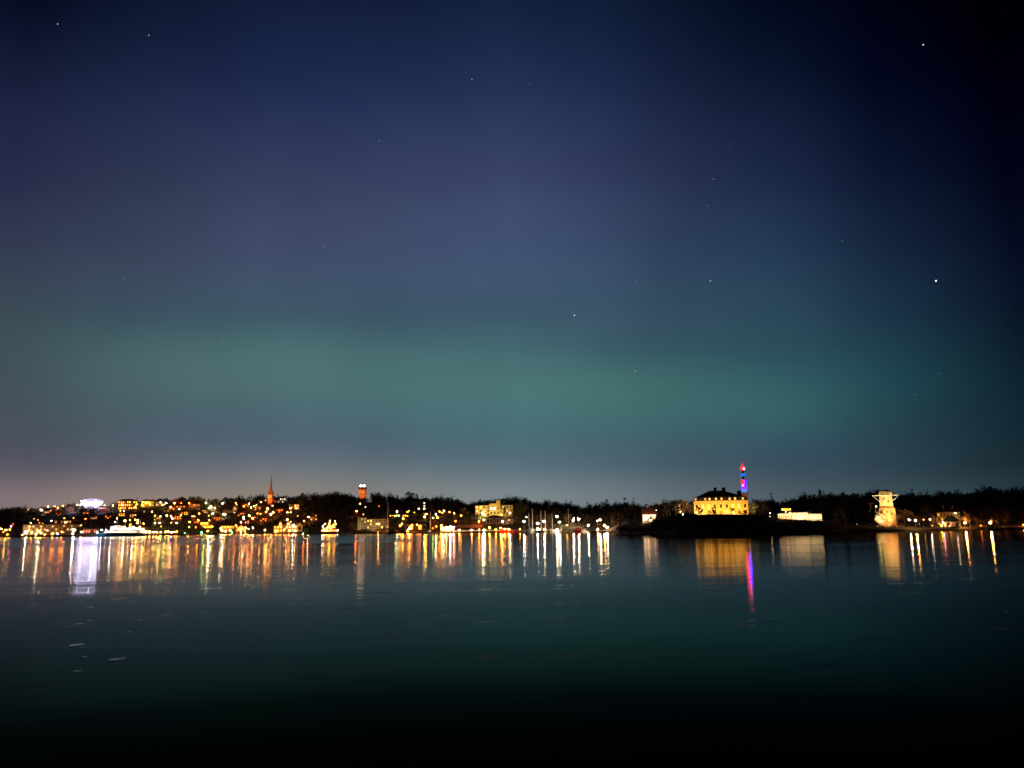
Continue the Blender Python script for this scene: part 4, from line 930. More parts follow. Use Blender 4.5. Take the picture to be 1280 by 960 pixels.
# ------------------------------------------------------------------ ferry
def ferry():
    g = afloat(154, 669.6); k = g.y / 960; L = 66 * k
    e = thing('ferry', g, 'white passenger ferry blazing with lights at the town quay', 'ferry', None, R(180))
    blue = paint('blue_boot_top', (.04, .16, .30), .35, .1)
    hull_mb(L, 8.5, 2.0, .7, .6).build('hull', blue, e)
    MB().add([(-L*.47,-3.7,2.35),(L*.34,-3.4,2.75),(L*.34,3.4,2.75),(-L*.47,3.7,2.35),(-L*.47,-3.7,4.6),(L*.30,-3.2,5.0),(L*.30,3.2,5.0),(-L*.47,3.7,4.6)], [(0,3,2,1),(4,5,6,7),(0,1,5,4),(1,2,6,5),(2,3,7,6),(3,0,4,7)]).build('main_deckhouse', P_WHITE, e)
    MB().box(-L*.36, L*.22, -2.9, 2.9, 5.05, 7.0).build('upper_deckhouse', P_WHITE, e)
    MB().add([(L*.06,-2.2,7.005),(L*.2,-2.0,7.005),(L*.2,2.0,7.005),(L*.06,2.2,7.005),(L*.06,-2.2,9),(L*.17,-1.9,9),(L*.17,1.9,9),(L*.06,2.2,9)], [(0,3,2,1),(4,5,6,7),(0,1,5,4),(1,2,6,5),(2,3,7,6),(3,0,4,7)]).build('wheelhouse', P_WHITE, e)
    MB().cone(-L*.12, 0, 7.005, 10.4, 1.2, 1.0, 10).build('funnel', paint('funnel_yellow', (.55, .4, .05), .5), e)
    MB().cone(L*.13, 0, 9.005, 17, .16, .08, 6).build('mast', P_ALU, e); MB().cone(-L*.3, 0, 7.005, 14, .14, .08, 6).build('mast', P_ALU, e)
    # the ferry is turned by 180 degrees: its camera-facing side is +y
    for i in range(14): window(e, -L*.43 + i*L*.055, 3.62, 3.2, 1.4, .8, litpane('white', 5), P_WHITE, .06, R(180))
    for i in range(9): window(e, -L*.33 + i*L*.06, 2.93, 5.7, 1.5, .8, litpane('cool', 6), P_WHITE, .06, R(180))
    # deck lamps of the ferry
    for x, z, p, hue in ((.44, 3.5, 'm', 'cool'), (.36, 5.6, 'b', 'cool'), (.28, 5.6, 'm', 'violet'), (.18, 7.6, 'b', 'cool'), (.02, 5.6, 'm', 'white'), (-.05, 7.6, 'b', 'white'), (-.14, 5.4, 'm', 'white'), (-.22, 7.6, 'b', 'cool'), (-.34, 7.4, 'b', 'yellow'), (-.40, 5.2, 'b', 'white'), (-.46, 3.4, 'm', 'yellow'), (.13, 12, 'm', 'white'), (-.3, 11, 'm', 'yellow')):
        b = link('deck_lamp', unit('globe', lampmat(hue, p)), e); b.location = (x*L, 4.2, z); b.scale = (.38,) * 3
    rl = MB()
    for i in range(16): rl.tube((-L*.45 + i*L*.05, 3.75, 4.7), (-L*.45 + i*L*.05, 3.75, 5.6), .04, .04, 4)
    rl.tube((-L*.45, 3.75, 5.6), (L*.3, 3.75, 5.6), .05, .05, 4).build('deck_rail', M_STEEL, e)
    block(120, 188, 650, 669, g.y)
ferry()

# ------------------------------------------------------------------ flagpoles and other single poles
def flagpole(px, pyb, pyt, label):
    g, _ = hit(px, pyb); h = (at(px, pyt, g.y) - g).z
    e = thing('flagpole', g, label, 'flagpole')
    MB().cone(0, 0, -.5, h, .14, .08, 8).build('pole', M_WHITE, e); MB().ball((0, 0, h + .1), .16).build('finial', M_TRIM, e)
flagpole(837, 644.5, 624, 'white flagpole among the bare trees left of the gallery')
flagpole(461.6, 634, 626, 'pale pole in the wood just right below the water tower')

# hedges lit yellow by the street lamps
def hedge(px0, px1, py, label, h=1.6):
    g, _ = hit((px0+px1)/2, py); W = (px1 - px0) * g.y / 960; rnd = random.Random(int(px0)); mb = MB()
    for _ in range(int(W * 90)):
        c = Vector((rnd.uniform(-W/2, W/2), rnd.uniform(-.7, .7), rnd.uniform(0, h) * (1 - .2 * rnd.random()))); a = Vector((rnd.gauss(0, 1), rnd.gauss(0, 1), rnd.gauss(0, 1))).normalized() * .28; b = a.orthogonal().normalized() * .2
        mb.add([c - a, c + b, c + a, c - b], [(0, 1, 2, 3)])
    o = mb.build('hedge', M_LEAF); o.location = g; tag(o, label, 'hedge')
hedge(485, 501, 656, 'clipped hedge lit yellow behind the dark covered boat', 2.4)
hedge(509, 533, 653.5, 'hedge lit yellow behind the brown boathouse roof', 2.2)
hedge(533, 549, 652, 'tall hedge lit yellow above the red gabled cottage', 3.2)
hedge(590, 607, 648, 'low hedge on the grass bank left below the big yellow villa', 1.6)

hedge(846, 872, 646.5, 'dark hedge on the crest left of the gallery lawn', 1.5)
hedge(868, 912, 649, 'long black hedge on the bank crest before the yellow gallery', 2.1)
hedge(908, 962, 649, 'black hedge on the bank crest right of the gallery front', 2.1)

g, _ = hit(851, 644, 0, 412)
flood((g.x - 1, g.y - 5, terrain(g.x - 1, g.y - 5) + 1.6), (g.x, g.y, g.z + 6), 30000, 'orange', 'added uplight brightening the golden tree left of the gallery', 110, .3, (1, .6, .22))  # extra lamp added to brighten a tree that the gallery floods light
g = at(942, 646, 425)
flood((g.x - 1, g.y - 6, terrain(g.x - 1, g.y - 6) + 1.6), (g.x, g.y, g.z + 4), 2600, 'orange', 'added uplight brightening the rounded tan tree right of the gallery', 100, .3, (1, .62, .3))  # extra lamp added to make this tree look lit

for px, py, w, hh, wm, rm, rf, hue, lab in (
  (60,641.5,9,4.2,W_CREAM,M_ROOFB,'gablex','warm','small cream house on the far left slope under the crest lamps'),
  (73,645,8,4,W_ORNG,M_ROOFR,'gabley','orange','small brick gable house above the flat roofed pale block'),
  (117,649,9,4,W_TAN,M_ROOFB,'gablex','warm','small tan house on the bare slope behind the ferry bow'),
  (135,648.5,8,4,W_BRWN,M_ROOFR,'gablex','orange','brown house with red roof behind the ferry funnel'),
  (152,645.5,8,4,W_YEL,M_ROOFB,'gabley','yellow','small yellow gable house below the large hilltop building'),
  (166,647,9,4.2,W_TAN,M_ROOFR,'gablex','warm','tan red roofed house left of the long low grey house'),
  (222,649.5,9,4.4,W_ORNG,M_ROOFR,'gablex','orange','brick red roofed house halfway down below the wide crest house'),
  (233.5,644,8,4.2,W_CREAM,M_ROOFB,'gabley','yellow','cream gable house under the cream red roofed crest house'),
  (244,654,9,4.2,W_RED,M_ROOFR,'gablex','orange','red timber house left of and above the ochre apartment house'),
  (256,641.5,8,4,W_TAN,M_ROOFB,'gablex','warm','tan house just below the dazzling lamp on the crest'),
  (271,651,9,4.4,W_ORNG,M_ROOFR,'gabley','orange','brick gable house above and right of the ochre apartment house'),
  (301,645.5,9,4.4,W_BRWN,M_ROOFR,'gablex','orange','brown house right of the small cream gable house'),
  (313,655,9,4.4,W_RED,M_ROOFB,'gabley','warm','red gable house between canopy restaurant and inn, higher up'),
  (329,652,9,4.4,W_ORNG,M_ROOFR,'gablex','orange','orange lit house up the slope left of the waterfront inn'),
  (349,641,9,4.4,W_ORNG,M_ROOFR,'gablex','orange','orange lit house directly above the waterfront inn'),
  (392,650.5,9,4.4,W_GREY,M_ROOFD,'gablex','warm','grey house alone on the slope above the black boathouses'),
  (222,632.5,9,4.5,W_RED,M_ROOFR,'gabley','orange','red gable house tucked behind the wide brick crest house'),
  (307,634,9,4.4,W_ORNG,M_ROOFB,'gablex','orange','brick house on the crest left of the church tower'),
  (322,638,8,4.2,W_ORNG,M_ROOFR,'gabley','orange','brick gable house just left below the church')):
    H('house', px - w/2, px + w/2, py, py - hh, wm, rm, rf, lab, rh=2.2, D=7, rows=2, cols=3, lit=hue, ls=3.2, p=.62, door=False)
for px, py, hue, pw, lab in ((62,645,'orange',900,'small floodlight before the cream far left house'),(222,652,'orange',1300,'small floodlight before the halfway brick house'),(271,653.5,'orange',1300,'small floodlight before the brick gable house over the apartments'),(329,654.5,'orange',1800,'small floodlight before the orange house left of the inn'),(349,643.5,'orange',1800,'small floodlight before the house above the inn'),(240,637,'orange',1800,'small floodlight under the orange trees on the crest'),(221,638.5,'orange',1800,'small floodlight before the wide brick crest house'),(284,664.5,'yellow',1500,'small floodlight before the yellow shore villa'),(301,665,'orange',1500,'small floodlight before the canopy restaurant'),(257,661.5,'yellow',1500,'small floodlight before the ochre apartment house'),(367,638,'orange',1500,'small floodlight before the cream villa by the orange tree'),(378,637.5,'orange',2600,'small uplight under the rounded orange tree'),(322,646,'orange',2600,'small uplight under the fiery orange tree')):
    wash(px, py, 7, 3, pw, hue, lab, 140, (1, .42, .08) if hue == 'orange' else (1, .62, .14))
# ------------------------------------------------------------------ lamps
# (px, py, hue, power, radius)
LAMPS = [
 # left edge
 (2,661,'yellow','b',.8),(8,662.5,'yellow','b',.7),(13,662,'yellow','m',.6),(9.5,668,'white','m',.5),(14.5,658,'pink','m',.6),(17,655,'red','m',.5),(5,665,'orange','m',.5),
 # crest left of pavilion
 (36,637,'white','f',.6),(52,637.5,'white','v',.8),(60,633.3,'warm','b',.6),(69,633,'white','b',.6),(72.5,635,'white','b',.6),(79,632.2,'white','b',.7),(97,631,'white','b',.7),(107,632.5,'violet','b',.8),(120.5,632.5,'violet','b',.8),(131,631.5,'white','m',.6),(141.5,632,'warm','b',.6),
 # slope and warehouse
 (39,653.5,'white','m',.6),(65,651,'white','m',.5),(43,648.5,'white','f',.5),(48,650,'white','f',.5),(50,653.5,'orange','f',.5),(54,654.3,'orange','f',.5),(82,653,'white','b',.6),(81,648,'white','m',.6),(92.5,647.5,'white','f',.6),(107.5,648.3,'white','m',.6),(147,648,'warm','m',.6),(102,656.5,'warm','m',.5),
 (33.5,665,'white','v',.8),(40.5,665.5,'white','b',.7),(49,664,'white','b',.6),(52,666,'yellow','b',.6),(60,663,'pink','m',.5),(66,667,'yellow','b',.6),(72,667,'blue','m',.6),(78,665,'white','b',.6),(93.5,662.5,'cool','v',1.0),(91,667,'warm','b',.6),(102.5,665,'warm','b',.6),(45,668,'lime','b',.55),(56,668.3,'orange','b',.55),(28,668.5,'warm','m',.5),
 # crest right of pavilion
 (151,639,'orange','m',.5),(155.5,638.5,'warm','b',.6),(153,631,'warm','b',.6),(169,634,'yellow','b',.6),(172,630,'yellow','b',.7),(179,627.5,'yellow','m',.5),(179,631.5,'yellow','m',.5),(183,628.5,'yellow','b',.7),(188,630.5,'yellow','b',.6),(201,627.5,'white','m',.5),(203,631,'white','b',.6),(208,629,'lime','b',.7),(218.5,629,'orange','v',.8),(227,629,'orange','m',.5),(230,630.5,'orange','b',.5),(214,634,'warm','b',.6),(224.5,636.5,'warm','b',.7),(237,629,'white','b',.6),(190.5,639.7,'white','m',.5),
 # left hillside
 (163,650,'yellow','m',.6),(169.5,649.5,'white','m',.5),(173,650.5,'white','b',.8),(172,654,'white','m',.5),(180,654.5,'warm','m',.5),(157,651,'white','b',.8),(194,644.5,'yellow','m',.5),(201,645.5,'warm','b',.5),(209,644.5,'yellow','b',.6),(214,645,'white','b',.6),(216,647.6,'white','b',.5),(226.5,644.2,'yellow','m',.6),(228,641.3,'white','f',.5),(237.5,652.5,'yellow','b',.5),(194.5,653.8,'white','b',.6),(200,653.5,'lime','b',.6),(214.5,653.5,'warm','f',.6),(221.5,654,'lime','m',.7),(237,659,'lime','f',.7),(202,658,'yellow','f',.6),
 (182.5,665,'warm','b',.6),(188,665,'warm','b',.6),(192.5,665,'warm','b',.6),(195.8,665,'yellow','b',.6),(201,665,'warm','b',.6),(207,665,'yellow','b',.6),(211,664.5,'warm','b',.6),(214.5,665.5,'pink','b',.6),(218,665,'orange','b',.6),(221.5,664.5,'orange','b',.5),(201.5,667.5,'green','b',.55),(210.5,667.5,'orange','v',.55),(231,666.5,'green','m',.55),(252,665.5,'green','b',.45),(290,665.5,'green','m',.45),
 # crest left of church
 (257.5,628.5,'lime','b',.7),(264,633.5,'white','v',1.0),(261,635.5,'yellow','b',.6),(269,635,'yellow','b',.6),(278.5,629,'white','b',.6),(295,629,'white','b',.5),(296.3,631,'lime','f',.5),(305.5,633,'white','b',.6),(311.5,629.7,'warm','b',.6),(314.5,634.5,'warm','b',.6),(318,633,'lime','m',.5),(321,631.5,'lime','m',.5),(327,628,'warm','b',.6),(332,625.5,'warm','f',.5),
 # mid slope left of church
 (249.5,642,'yellow','m',.6),(241,645.5,'white','m',.5),(243.5,645.5,'warm','m',.5),(248.5,650.5,'white','b',.7),(261.5,644.5,'white','m',.5),(266,642,'white','b',.5),(262,650.5,'warm','m',.5),(280,643,'white','v',.8),(282,643,'yellow','b',.5),(293.5,640.5,'white','f',.5),(305,646,'warm','b',.5),(305,648.6,'white','b',.6),(312,644.5,'warm','b',.6),(316.5,648,'white','b',.9),(322,642,'orange','m',.6),(326,642.5,'orange','m',.6),
 # shore left of church
 (245,659,'white','m',.5),(301.5,653,'warm','b',.6),(307.5,653,'pink','f',.5),(295.5,657,'orange','b',.5),(307.5,660,'warm','b',.6),(311,661,'white','m',.5),(316.5,659.5,'white','b',.5),(306,664.4,'white','m',.5),(276,660.5,'warm','b',.5),(277.5,663.5,'warm','b',.5),(282,664,'warm','b',.8),(288,663,'warm','b',.6),(301,665,'warm','b',.5),(266,658.3,'yellow','m',.5),(260,664,'white','b',.55),(313,667,'white','m',.5),
 # right below the church
 (335,636,'warm','v',.8),(333,639.6,'white','b',.6),(341,632,'warm','m',.5),(339,643,'warm','b',.7),(342,640.5,'warm','b',.6),(331.5,662.5,'white','b',.6),
 # right of the church
 (359.5,640.5,'warm','b',.5),(363.5,640.5,'yellow','m',.5),(359.5,649.5,'warm','b',.6),(363.5,652.7,'warm','b',.6),(367,656.3,'white','v',.7),(369,663.3,'warm','b',.6),(345,664,'yellow','b',.6),(351,658,'yellow','m',.6),(356,661.5,'orange','b',.5),(361,664,'orange','b',.5),(372.5,645,'white','f',.5),(380.5,651,'white','b',.6),(386,646.3,'white','b',.7),(395,644.5,'white','f',.5),(364,635.2,'warm','m',.5),(370.5,635.5,'warm','b',.5),(378.5,667.2,'lime','m',.5),(383,667,'white','m',.5),(334,667,'orange','b',.5),
 # wood below the water tower
 (450.5,629.5,'white','m',.6),(446,639,'white','b',.6),(457,633.8,'white','f',.5),(474,632.8,'white','f',.5),(454.5,643,'white','f',.6),(473.5,655,'warm','b',.7),(472.5,665.5,'white','m',.45),
 # behind the dark boats
 (496.5,639.5,'white','b',.6),(488,644.6,'white','f',.5),(491,644.4,'white','f',.5),(494.5,644.6,'lime','m',.5),(498.5,644.6,'lime','m',.5),(504,648,'white','b',.6),(504.2,644.6,'white','f',.5),(507,644.6,'white','m',.5),(509.5,644.6,'white','f',.5),(509.5,639.8,'white','m',.5),(511.5,638.4,'yellow','f',.5),(503,654.5,'warm','m',.5),(500.5,657.2,'white','b',.6),(518,640.6,'white','f',.5),(533,642.6,'yellow','b',.6),(531,646,'yellow','b',.7),
 (512,660.5,'warm','v',.7),(509.5,664,'white','b',.5),(515.5,655.8,'orange','m',.5),(521.5,655.8,'warm','m',.5),
 # above the landing
 (545,643,'white','b',.5),(549.5,639.5,'white','b',.5),(553,641,'white','m',.5),(555,638.6,'white','b',.5),(562,640,'white','m',.5),(568,641.5,'white','b',.5),(576.5,644.5,'yellow','m',.5),(569.5,651.5,'orange','m',.6),(541.5,647.5,'lime','m',.6),(547,647,'yellow','m',.6),(552,657,'yellow','b',.6),(545.5,658,'orange','m',.5),
 (553,660,'warm','b',.7),(558,659.2,'warm','b',.8),(563,658.8,'white','v',.9),(567,658.8,'pink','b',.7),(574,662.5,'warm','b',.6),
 # harbour quay
 (589.5,662.5,'white','b',.6),(599,662,'warm','m',.5),(605,662.5,'white','v',.6),(612,659.5,'yellow','b',.6),(620,662,'orange','b',.6),(626,660,'white','b',.5),(631,661,'yellow','b',.6),(636,661.5,'white','b',.6),(650,661.5,'yellow','m',.5),(672,661,'white','b',.6),(681,661.5,'warm','b',.6),(696.5,662,'white','b',.7),
 (599,652,'white','b',.6),(603.5,641.5,'white','v',.8),(606,644,'white','b',.6),(605,650,'lime','m',.6),(627,643.5,'white','b',.7),(628,652,'white','b',.6),(637.5,641.5,'white','b',.6),(636.5,650,'white','f',.5),
 (658,646.5,'warm','m',.5),(655,651.8,'cool','b',.7),(672,654.3,'cool','b',.7),(680,651.8,'white','b',.7),(696,645.5,'white','v',.7),(699.5,652.3,'white','v',.7),(716.5,650.5,'white','v',.7),(717.3,648,'white','m',.5),(708.5,656.5,'yellow','m',.5),(723,649,'white','v',.7),(735.3,656.5,'white','b',.7),
 # right of the gallery and cottage
 (853.5,642.7,'white','b',.5),(864.5,643.4,'white','b',.55),(820,638,'pink','f',.35),(962.3,646,'lime','f',.5),(962.6,641.5,'white','f',.4),(981.5,639.6,'white','f',.4),
 # right shore
 (1094.3,633,'lime','f',.5),(1135.5,650,'white','b',.5),(1143.5,650.4,'warm','v',.55),(1161.5,649,'white','m',.5),(1153.5,649.5,'warm','f',.4),(1177.5,653,'pink','m',.45),(1177,657,'yellow','m',.45),(1205,653.5,'warm','v',.6),(1238,653.3,'warm','v',.75),(1226,657,'orange','f',.5),(1279.5,656.3,'orange','b',.6),(1187,657.5,'warm','f',.35),(1193,641.5,'white','m',.35),
]
PON = [(750,649.8,'white','b',.6),(746.6,651,'white','f',.5),(755.5,656.7,'warm','b',.6),(759,659,'white','b',.6),(747,661.8,'warm','b',.5)]
ZONES = [
 (-9,28,640,672,'by the dark trees at the left edge'),(28,101.9,658,672,'in front of the ochre warehouse'),(28,100,640,658,'on the slope behind the ochre warehouse'),(28,101,620,640,'on the crest left of the round pavilion'),
 (101,149,620,640,'on the crest around the round pavilion'),(101,150,640,660,'on the slope below the round pavilion'),(101,150,660,672,'on the quay left of the ferry'),(149,240,615,640.5,'on the crest right of the round pavilion'),(150,240,640.5,660,'on the hillside above the quay lamps'),
 (150,272,660,672,'on the quay right of the ferry'),(240,332,615,638,'on the crest left of the church spire'),(240,330,638,651.5,'halfway up the slope left of the church'),(240,330,651.5,672,'among the shore houses left of the inn'),
 (330,344,620,650,'just below the church'),(344,400,620,648,'on the slope right of the church'),(328,400,648,672,'around the waterfront inn'),(425,480,620,650,'in the wood below the water tower'),(440,480,650,672,'by the stone barracks'),
 (480,536,630,650,'on the slope behind the dark boats'),(480,536,650,672,'around the brown boathouse'),(536,580,630,655,'on the slope above the landing pavilion'),(536,580,655,672,'at the landing pavilion'),
 (580,643,635,656.9,'around the big yellow villa'),(580,700,656.9,672,'along the quay below the yellow villa'),(643,700,640,656.9,'among the harbour masts'),(700,740,640,672,'around the red motorboat'),
 (800,868,630,660,'left of the yellow gallery'),(955,990,630,660,'by the left end of the white pavilion'),(1085,1130,625,660,'left of the windmill'),(1130,1170,640,662,'between the windmill and the two chimney house'),(1170,1210,635,662,'around the two chimney house'),(1210,1300,640,670,'on the far right shore'),
]
HW = {'white':'white','cool':'cold white','warm':'warm white','yellow':'yellow','orange':'orange','red':'red','pink':'pinkish','green':'green','lime':'yellow green','blue':'blue','violet':'violet white'}
PW = {'f':'faint','m':'soft','b':'bright','v':'dazzling'}
def ordinal(i, n):
    if n == 1: return ''
    if i == 0: return 'leftmost of %s, ' % ('two' if n == 2 else 'several')
    if i == n - 1: return 'rightmost of %s, ' % ('two' if n == 2 else 'several')
    return {1: 'second', 2: 'third', 3: 'fourth', 4: 'fifth', 5: 'sixth', 6: 'seventh', 7: 'eighth', 8: 'ninth'}[i] + ' from left, '
def zone(px, py):
    for z in ZONES:
        if z[0] <= px < z[1] and z[2] <= py < z[3]: return z[4]
    return 'on the dark shore at %d' % px
_lr = random.Random(12)
LAMPS = [(a, b, (_lr.choice(('white', 'warm', 'warm', 'yellow', 'orange', 'orange')) if h_ == 'white' and a < 650 and p_ != 'v' else h_), p_, r_) for a, b, h_, p_, r_ in LAMPS]
groups = {}
for L_ in LAMPS: groups.setdefault((zone(L_[0], L_[1]), L_[2], L_[3]), []).append(L_)
UP_P = {}
for (zn, hue, pw), ls in groups.items():
    ls.sort(key=lambda q: q[0])
    for i, (px, py, _, _, rad) in enumerate(ls):
        rad *= .72
        d = ray(px, py); quayside = py > 660
        if quayside:
            Y = T_Ys(d.x) + 1.5
        else:
            g, _z = hit(px, py, 5.0 if zn.find('masts') < 0 else 6.5); Y = g.y
        over = {(853.5, 642.7): 424, (864.5, 643.4): 423, (1238, 653.3): 412, (962.3, 646): 432, (962.6, 641.5): 434}.get((px, py))
        if over: Y = over
        # a lamp in front of a house front: bring it to this side of the wall
        for (x0, x1, y0, y1, bY) in (() if over else BLOCK):
            if x0 - 1 < px < x1 + 1 and y0 - 1.5 < py < y1 + 2 and Y > bY - 3.2: Y = min(Y, bY - 3.2)
        g = Vector((d.x * Y, Y, terrain(d.x * Y, Y))); zt = CAMH + d.z * Y; g.z = max(g.z, -.5)
        hp = zt - g.z
        lab = 'street lamp' if hp > 2.2 else 'low lamp'
        label = '%s%s %s %s %s' % (ordinal(i, len(ls)), PW[pw], HW[hue], lab, zn)
        if hp < .7: g.z = zt - .9; hp = .9
        if hp > 12: g.z = zt - 12; hp = 12
        e = thing('street_lamp' if hp > 2.2 else 'low_lamp', g, label, 'lamp', 'lamps along the far shore and hillside')
        p = link('pole', unit('pole', M_POLE), e); p.scale = (1, 1, hp)
        if hp > 2.2:
            a = link('arm', unit('arm', M_POLE), e); a.location = (0, 0, hp - .02)
            gb = link('globe', unit('globe', lampmat(hue, pw)), e); gb.location = (0, -.7 - rad * .4, hp); gb.scale = (rad, rad, rad * .8)
        else:
            gb = link('globe', unit('globe', lampmat(hue, pw)), e); gb.location = (0, 0, hp); gb.scale = (rad, rad, rad * .8)
        BLOCK.append((px - 1.5, px + 1.5, py - 1.5, py + 1.5, Y))
for i, (px, py, hue, pw, rad) in enumerate(PON):
    Y = PT.location.y; d = ray(px, py); zt = CAMH + d.z * Y
    lab = ('tall white double lamp post on the dark pontoon', 'faint lamp just left of the tall lamp post on the pontoon', 'warm lamp right of the tall lamp post on the pontoon', 'rightmost lamp on the dark pontoon', 'low warm lamp at the middle of the pontoon edge')[i]
    e = thing('street_lamp' if i < 4 else 'low_lamp', (d.x * Y, Y - (1.5 if i == 4 else 0), .8), lab, 'lamp', 'lamps along the far shore and hillside')
    p = link('pole', unit('pole', M_POLE), e); p.scale = (1, 1, zt - .8)
    gb = link('globe', unit('globe', lampmat(hue, pw)), e); gb.location = (0, 0, zt - .8); gb.scale = (rad, rad, rad * .8)
    BLOCK.append((px - 1.5, px + 1.5, py - 1.5, py + 1.5, Y))

# ------------------------------------------------------------------ single trees
TREES = [
 ('bare',849,644,619,'tall bare tree with golden lit twigs just left of the yellow gallery',None,1.0),
 ('bare',826,645,626,'bare brown tree close behind the right gable of the white cottage',None,1.1),
 ('bare',836,644.5,620,'tall bare brown tree immediately left of the golden lit tree group',425,1.0),
 ('bare',845,644,617.5,'tallest bare brown tree of the group left of the gallery',425,1.2),
 ('bare',854,644,619,'tall bare brown tree nearest the gallery roof, behind the golden one',430,1.2),
 ('bare',863,644.5,623,'bare brown tree touching the left corner of the gallery',432,1.0),
 ('bare',947,645,621,'broad bare brown tree behind the rounded tan tree',445,1.2),
 ('bare',960,645,622,'bare brown tree between gallery and the tiny gatehouse',455,1.2),
 ('bare',1120,652,630,'bare tree close to the right side of the windmill',412,1.2),
 ('bare',1145,653,638,'bare tree lit from below behind the lamps right of the windmill',410,1.4),
 ('bare',1158,654,640,'bare tree between the shore lamps and the two chimney house',415,1.2),
 ('bare',1207,660,640,'bare tree lit yellow at the right corner of the two chimney house',410,1.2),
 ('bare',857,644,625,'bare tree between the golden lit tree and the gallery corner',None,.9),
 ('bare',832,645,622,'dark bare tree behind the white flagpole',None,1.0),
 ('bare',841,645,624,'slender dark bare tree right of the white flagpole',None,.8),
 ('bare',824,646,628,'low dark bare tree right of the white cottage',None,1.1),
 ('bare',814,646,627,'dark bare tree rising behind the white cottage',452,1.0),
 ('bare',874.5,646,628.5,'bare tree black against the left of the gallery front',409,.8),
 ('bare',893,646,632,'low bare tree black against the middle of the gallery front',409,1.0),
 ('bare',916,646,631,'thin bare tree against the right half of the gallery front',408,.7),
 ('bare',931.5,646.5,635,'small bare tree at the right corner of the gallery front',409,1.2),
 ('leafy',942,646,628,'rounded tree lit tan just right of the gallery',425,1.0),
 ('bare',954,647,622.5,'broad dark bare tree right of the gallery',445,1.0),
 ('bare',968,645,625,'bare dark tree behind the tiny gatehouse',460,1.0),
 ('poplar',1028,652,612,'tall dark poplar behind the right end of the white pavilion',470,1.0),
 ('poplar',1057,652,615,'tall dark poplar left of the windmill standing apart',470,1.0),
 ('bare',1092,648,626,'bare tree with a faint greenish light left of the windmill',415,.7),
 ('bare',1131,653,628,'bare tree with pale lit twigs just right of the windmill',409,1.2),
 ('bare',1122,653,636,'small bare tree between windmill and red cottage',405,1.0),
 ('bare',1213,660,633,'bare tree dimly lit right of the two chimney house',None,.8),
 ('bare',1232,659,630,'bare tree with glowing twigs above the brightest right shore lamp',None,.9),
 ('bare',1250,660,641,'low bare tree glowing orange right of the black boat shed',None,1.3),
 ('bare',1222,660,642,'low bare tree between the two trees left of the black shed',None,1.0),
 ('bare',1276,660,648,'small bare tree at the right edge lit orange',None,1.2),
 ('bare',1168,659,640,'dark bare tree left of the two chimney house',None,.8),
 ('leafy',378,636,622,'rounded tree lit orange on the slope right of the church',None,1.1),
 ('leafy',284,633.5,622,'rounded tree tinted green by a lamp on the left crest',None,1.3),
 ('leafy',299,633,622,'grey green rounded tree left of the church on the crest',None,1.2),
 ('bare',266,634.5,622,'bare tree glowing orange above the dazzling crest lamp',None,.9),
 ('bare',245,636,622,'bare tree glowing orange behind the cream red roofed house',None,1.0),
 ('bare',252,636,621.5,'bare tree tinted orange right of the cream red roofed house',None,.8),
 ('bare',218.5,633,621,'bare tree lit deep orange on the crest above the brick house',None,.9),
 ('fir',208.5,632.5,622,'narrow fir lit yellow green beside the pale crest house',None,.8),
 ('leafy',647,655,630.5,'tall yellowish tree right of the big yellow villa',None,.8),
 ('leafy',630,648,632,'dark tree before the right wing of the yellow villa',None,.5),
 ('bare',583,648,637,'bare tree lit orange left of the big yellow villa',None,1.2),
 ('bare',344,662,645,'bare tree lit yellow left of the waterfront inn',None,.8),
 ('bare',352,656,643,'bare tree lit golden behind the waterfront inn',None,.8),
 ('bare',372,657,646,'bare tree at the right gable of the waterfront inn',None,.9),
 ('bare',322,645,635,'bare tree lit fiery orange left below the church',None,1.3),
 ('bare',343,643,632,'bare tree lit orange right below the church',None,1.0),
 ('fir',9,664,652,'small dark fir lit yellow from below at the left edge',None,1.0),
 ('leafy',25,664,650,'dark rounded tree left of the ochre warehouse',None,1.2),
 ('bare',231,668,655,'bare brown tree at the right end of the quay lamps',None,1.6),
 ('bare',222,664,653,'bare brown tree behind the last quay lamps',None,1.2),
 ('fir',423,667,650,'dark evergreen right of the bulb strung restaurant',None,1.0),
 ('fir',430,667,646,'tall dark evergreen second right of the bulb strung restaurant',None,1.0),
 ('leafy',513,627,615,'rounded bare topped tree standing above the ridge right of the barracks',None,1.3),
 ('leafy',757,640,625,'rounded tree rising above the ridge by the dark pontoon',None,1.0),
 ('leafy',779,640,627.5,'smaller rounded tree on the ridge left of the rocky point',None,1.0),
 ('bare',560,656,640,'bare brown tree among the lamps above the landing pavilion',None,1.3),
 ('bare',573,654,640,'bare brown tree between landing pavilion and yellow villa',None,1.3),
 ('fir',98,664,650,'dark fir before the right end of the ochre warehouse',None,.8),
]
for kind, px, pb, pt, lab, Y, wd in TREES: tree_px(kind, px, pb, pt, lab, Y, None, wd)

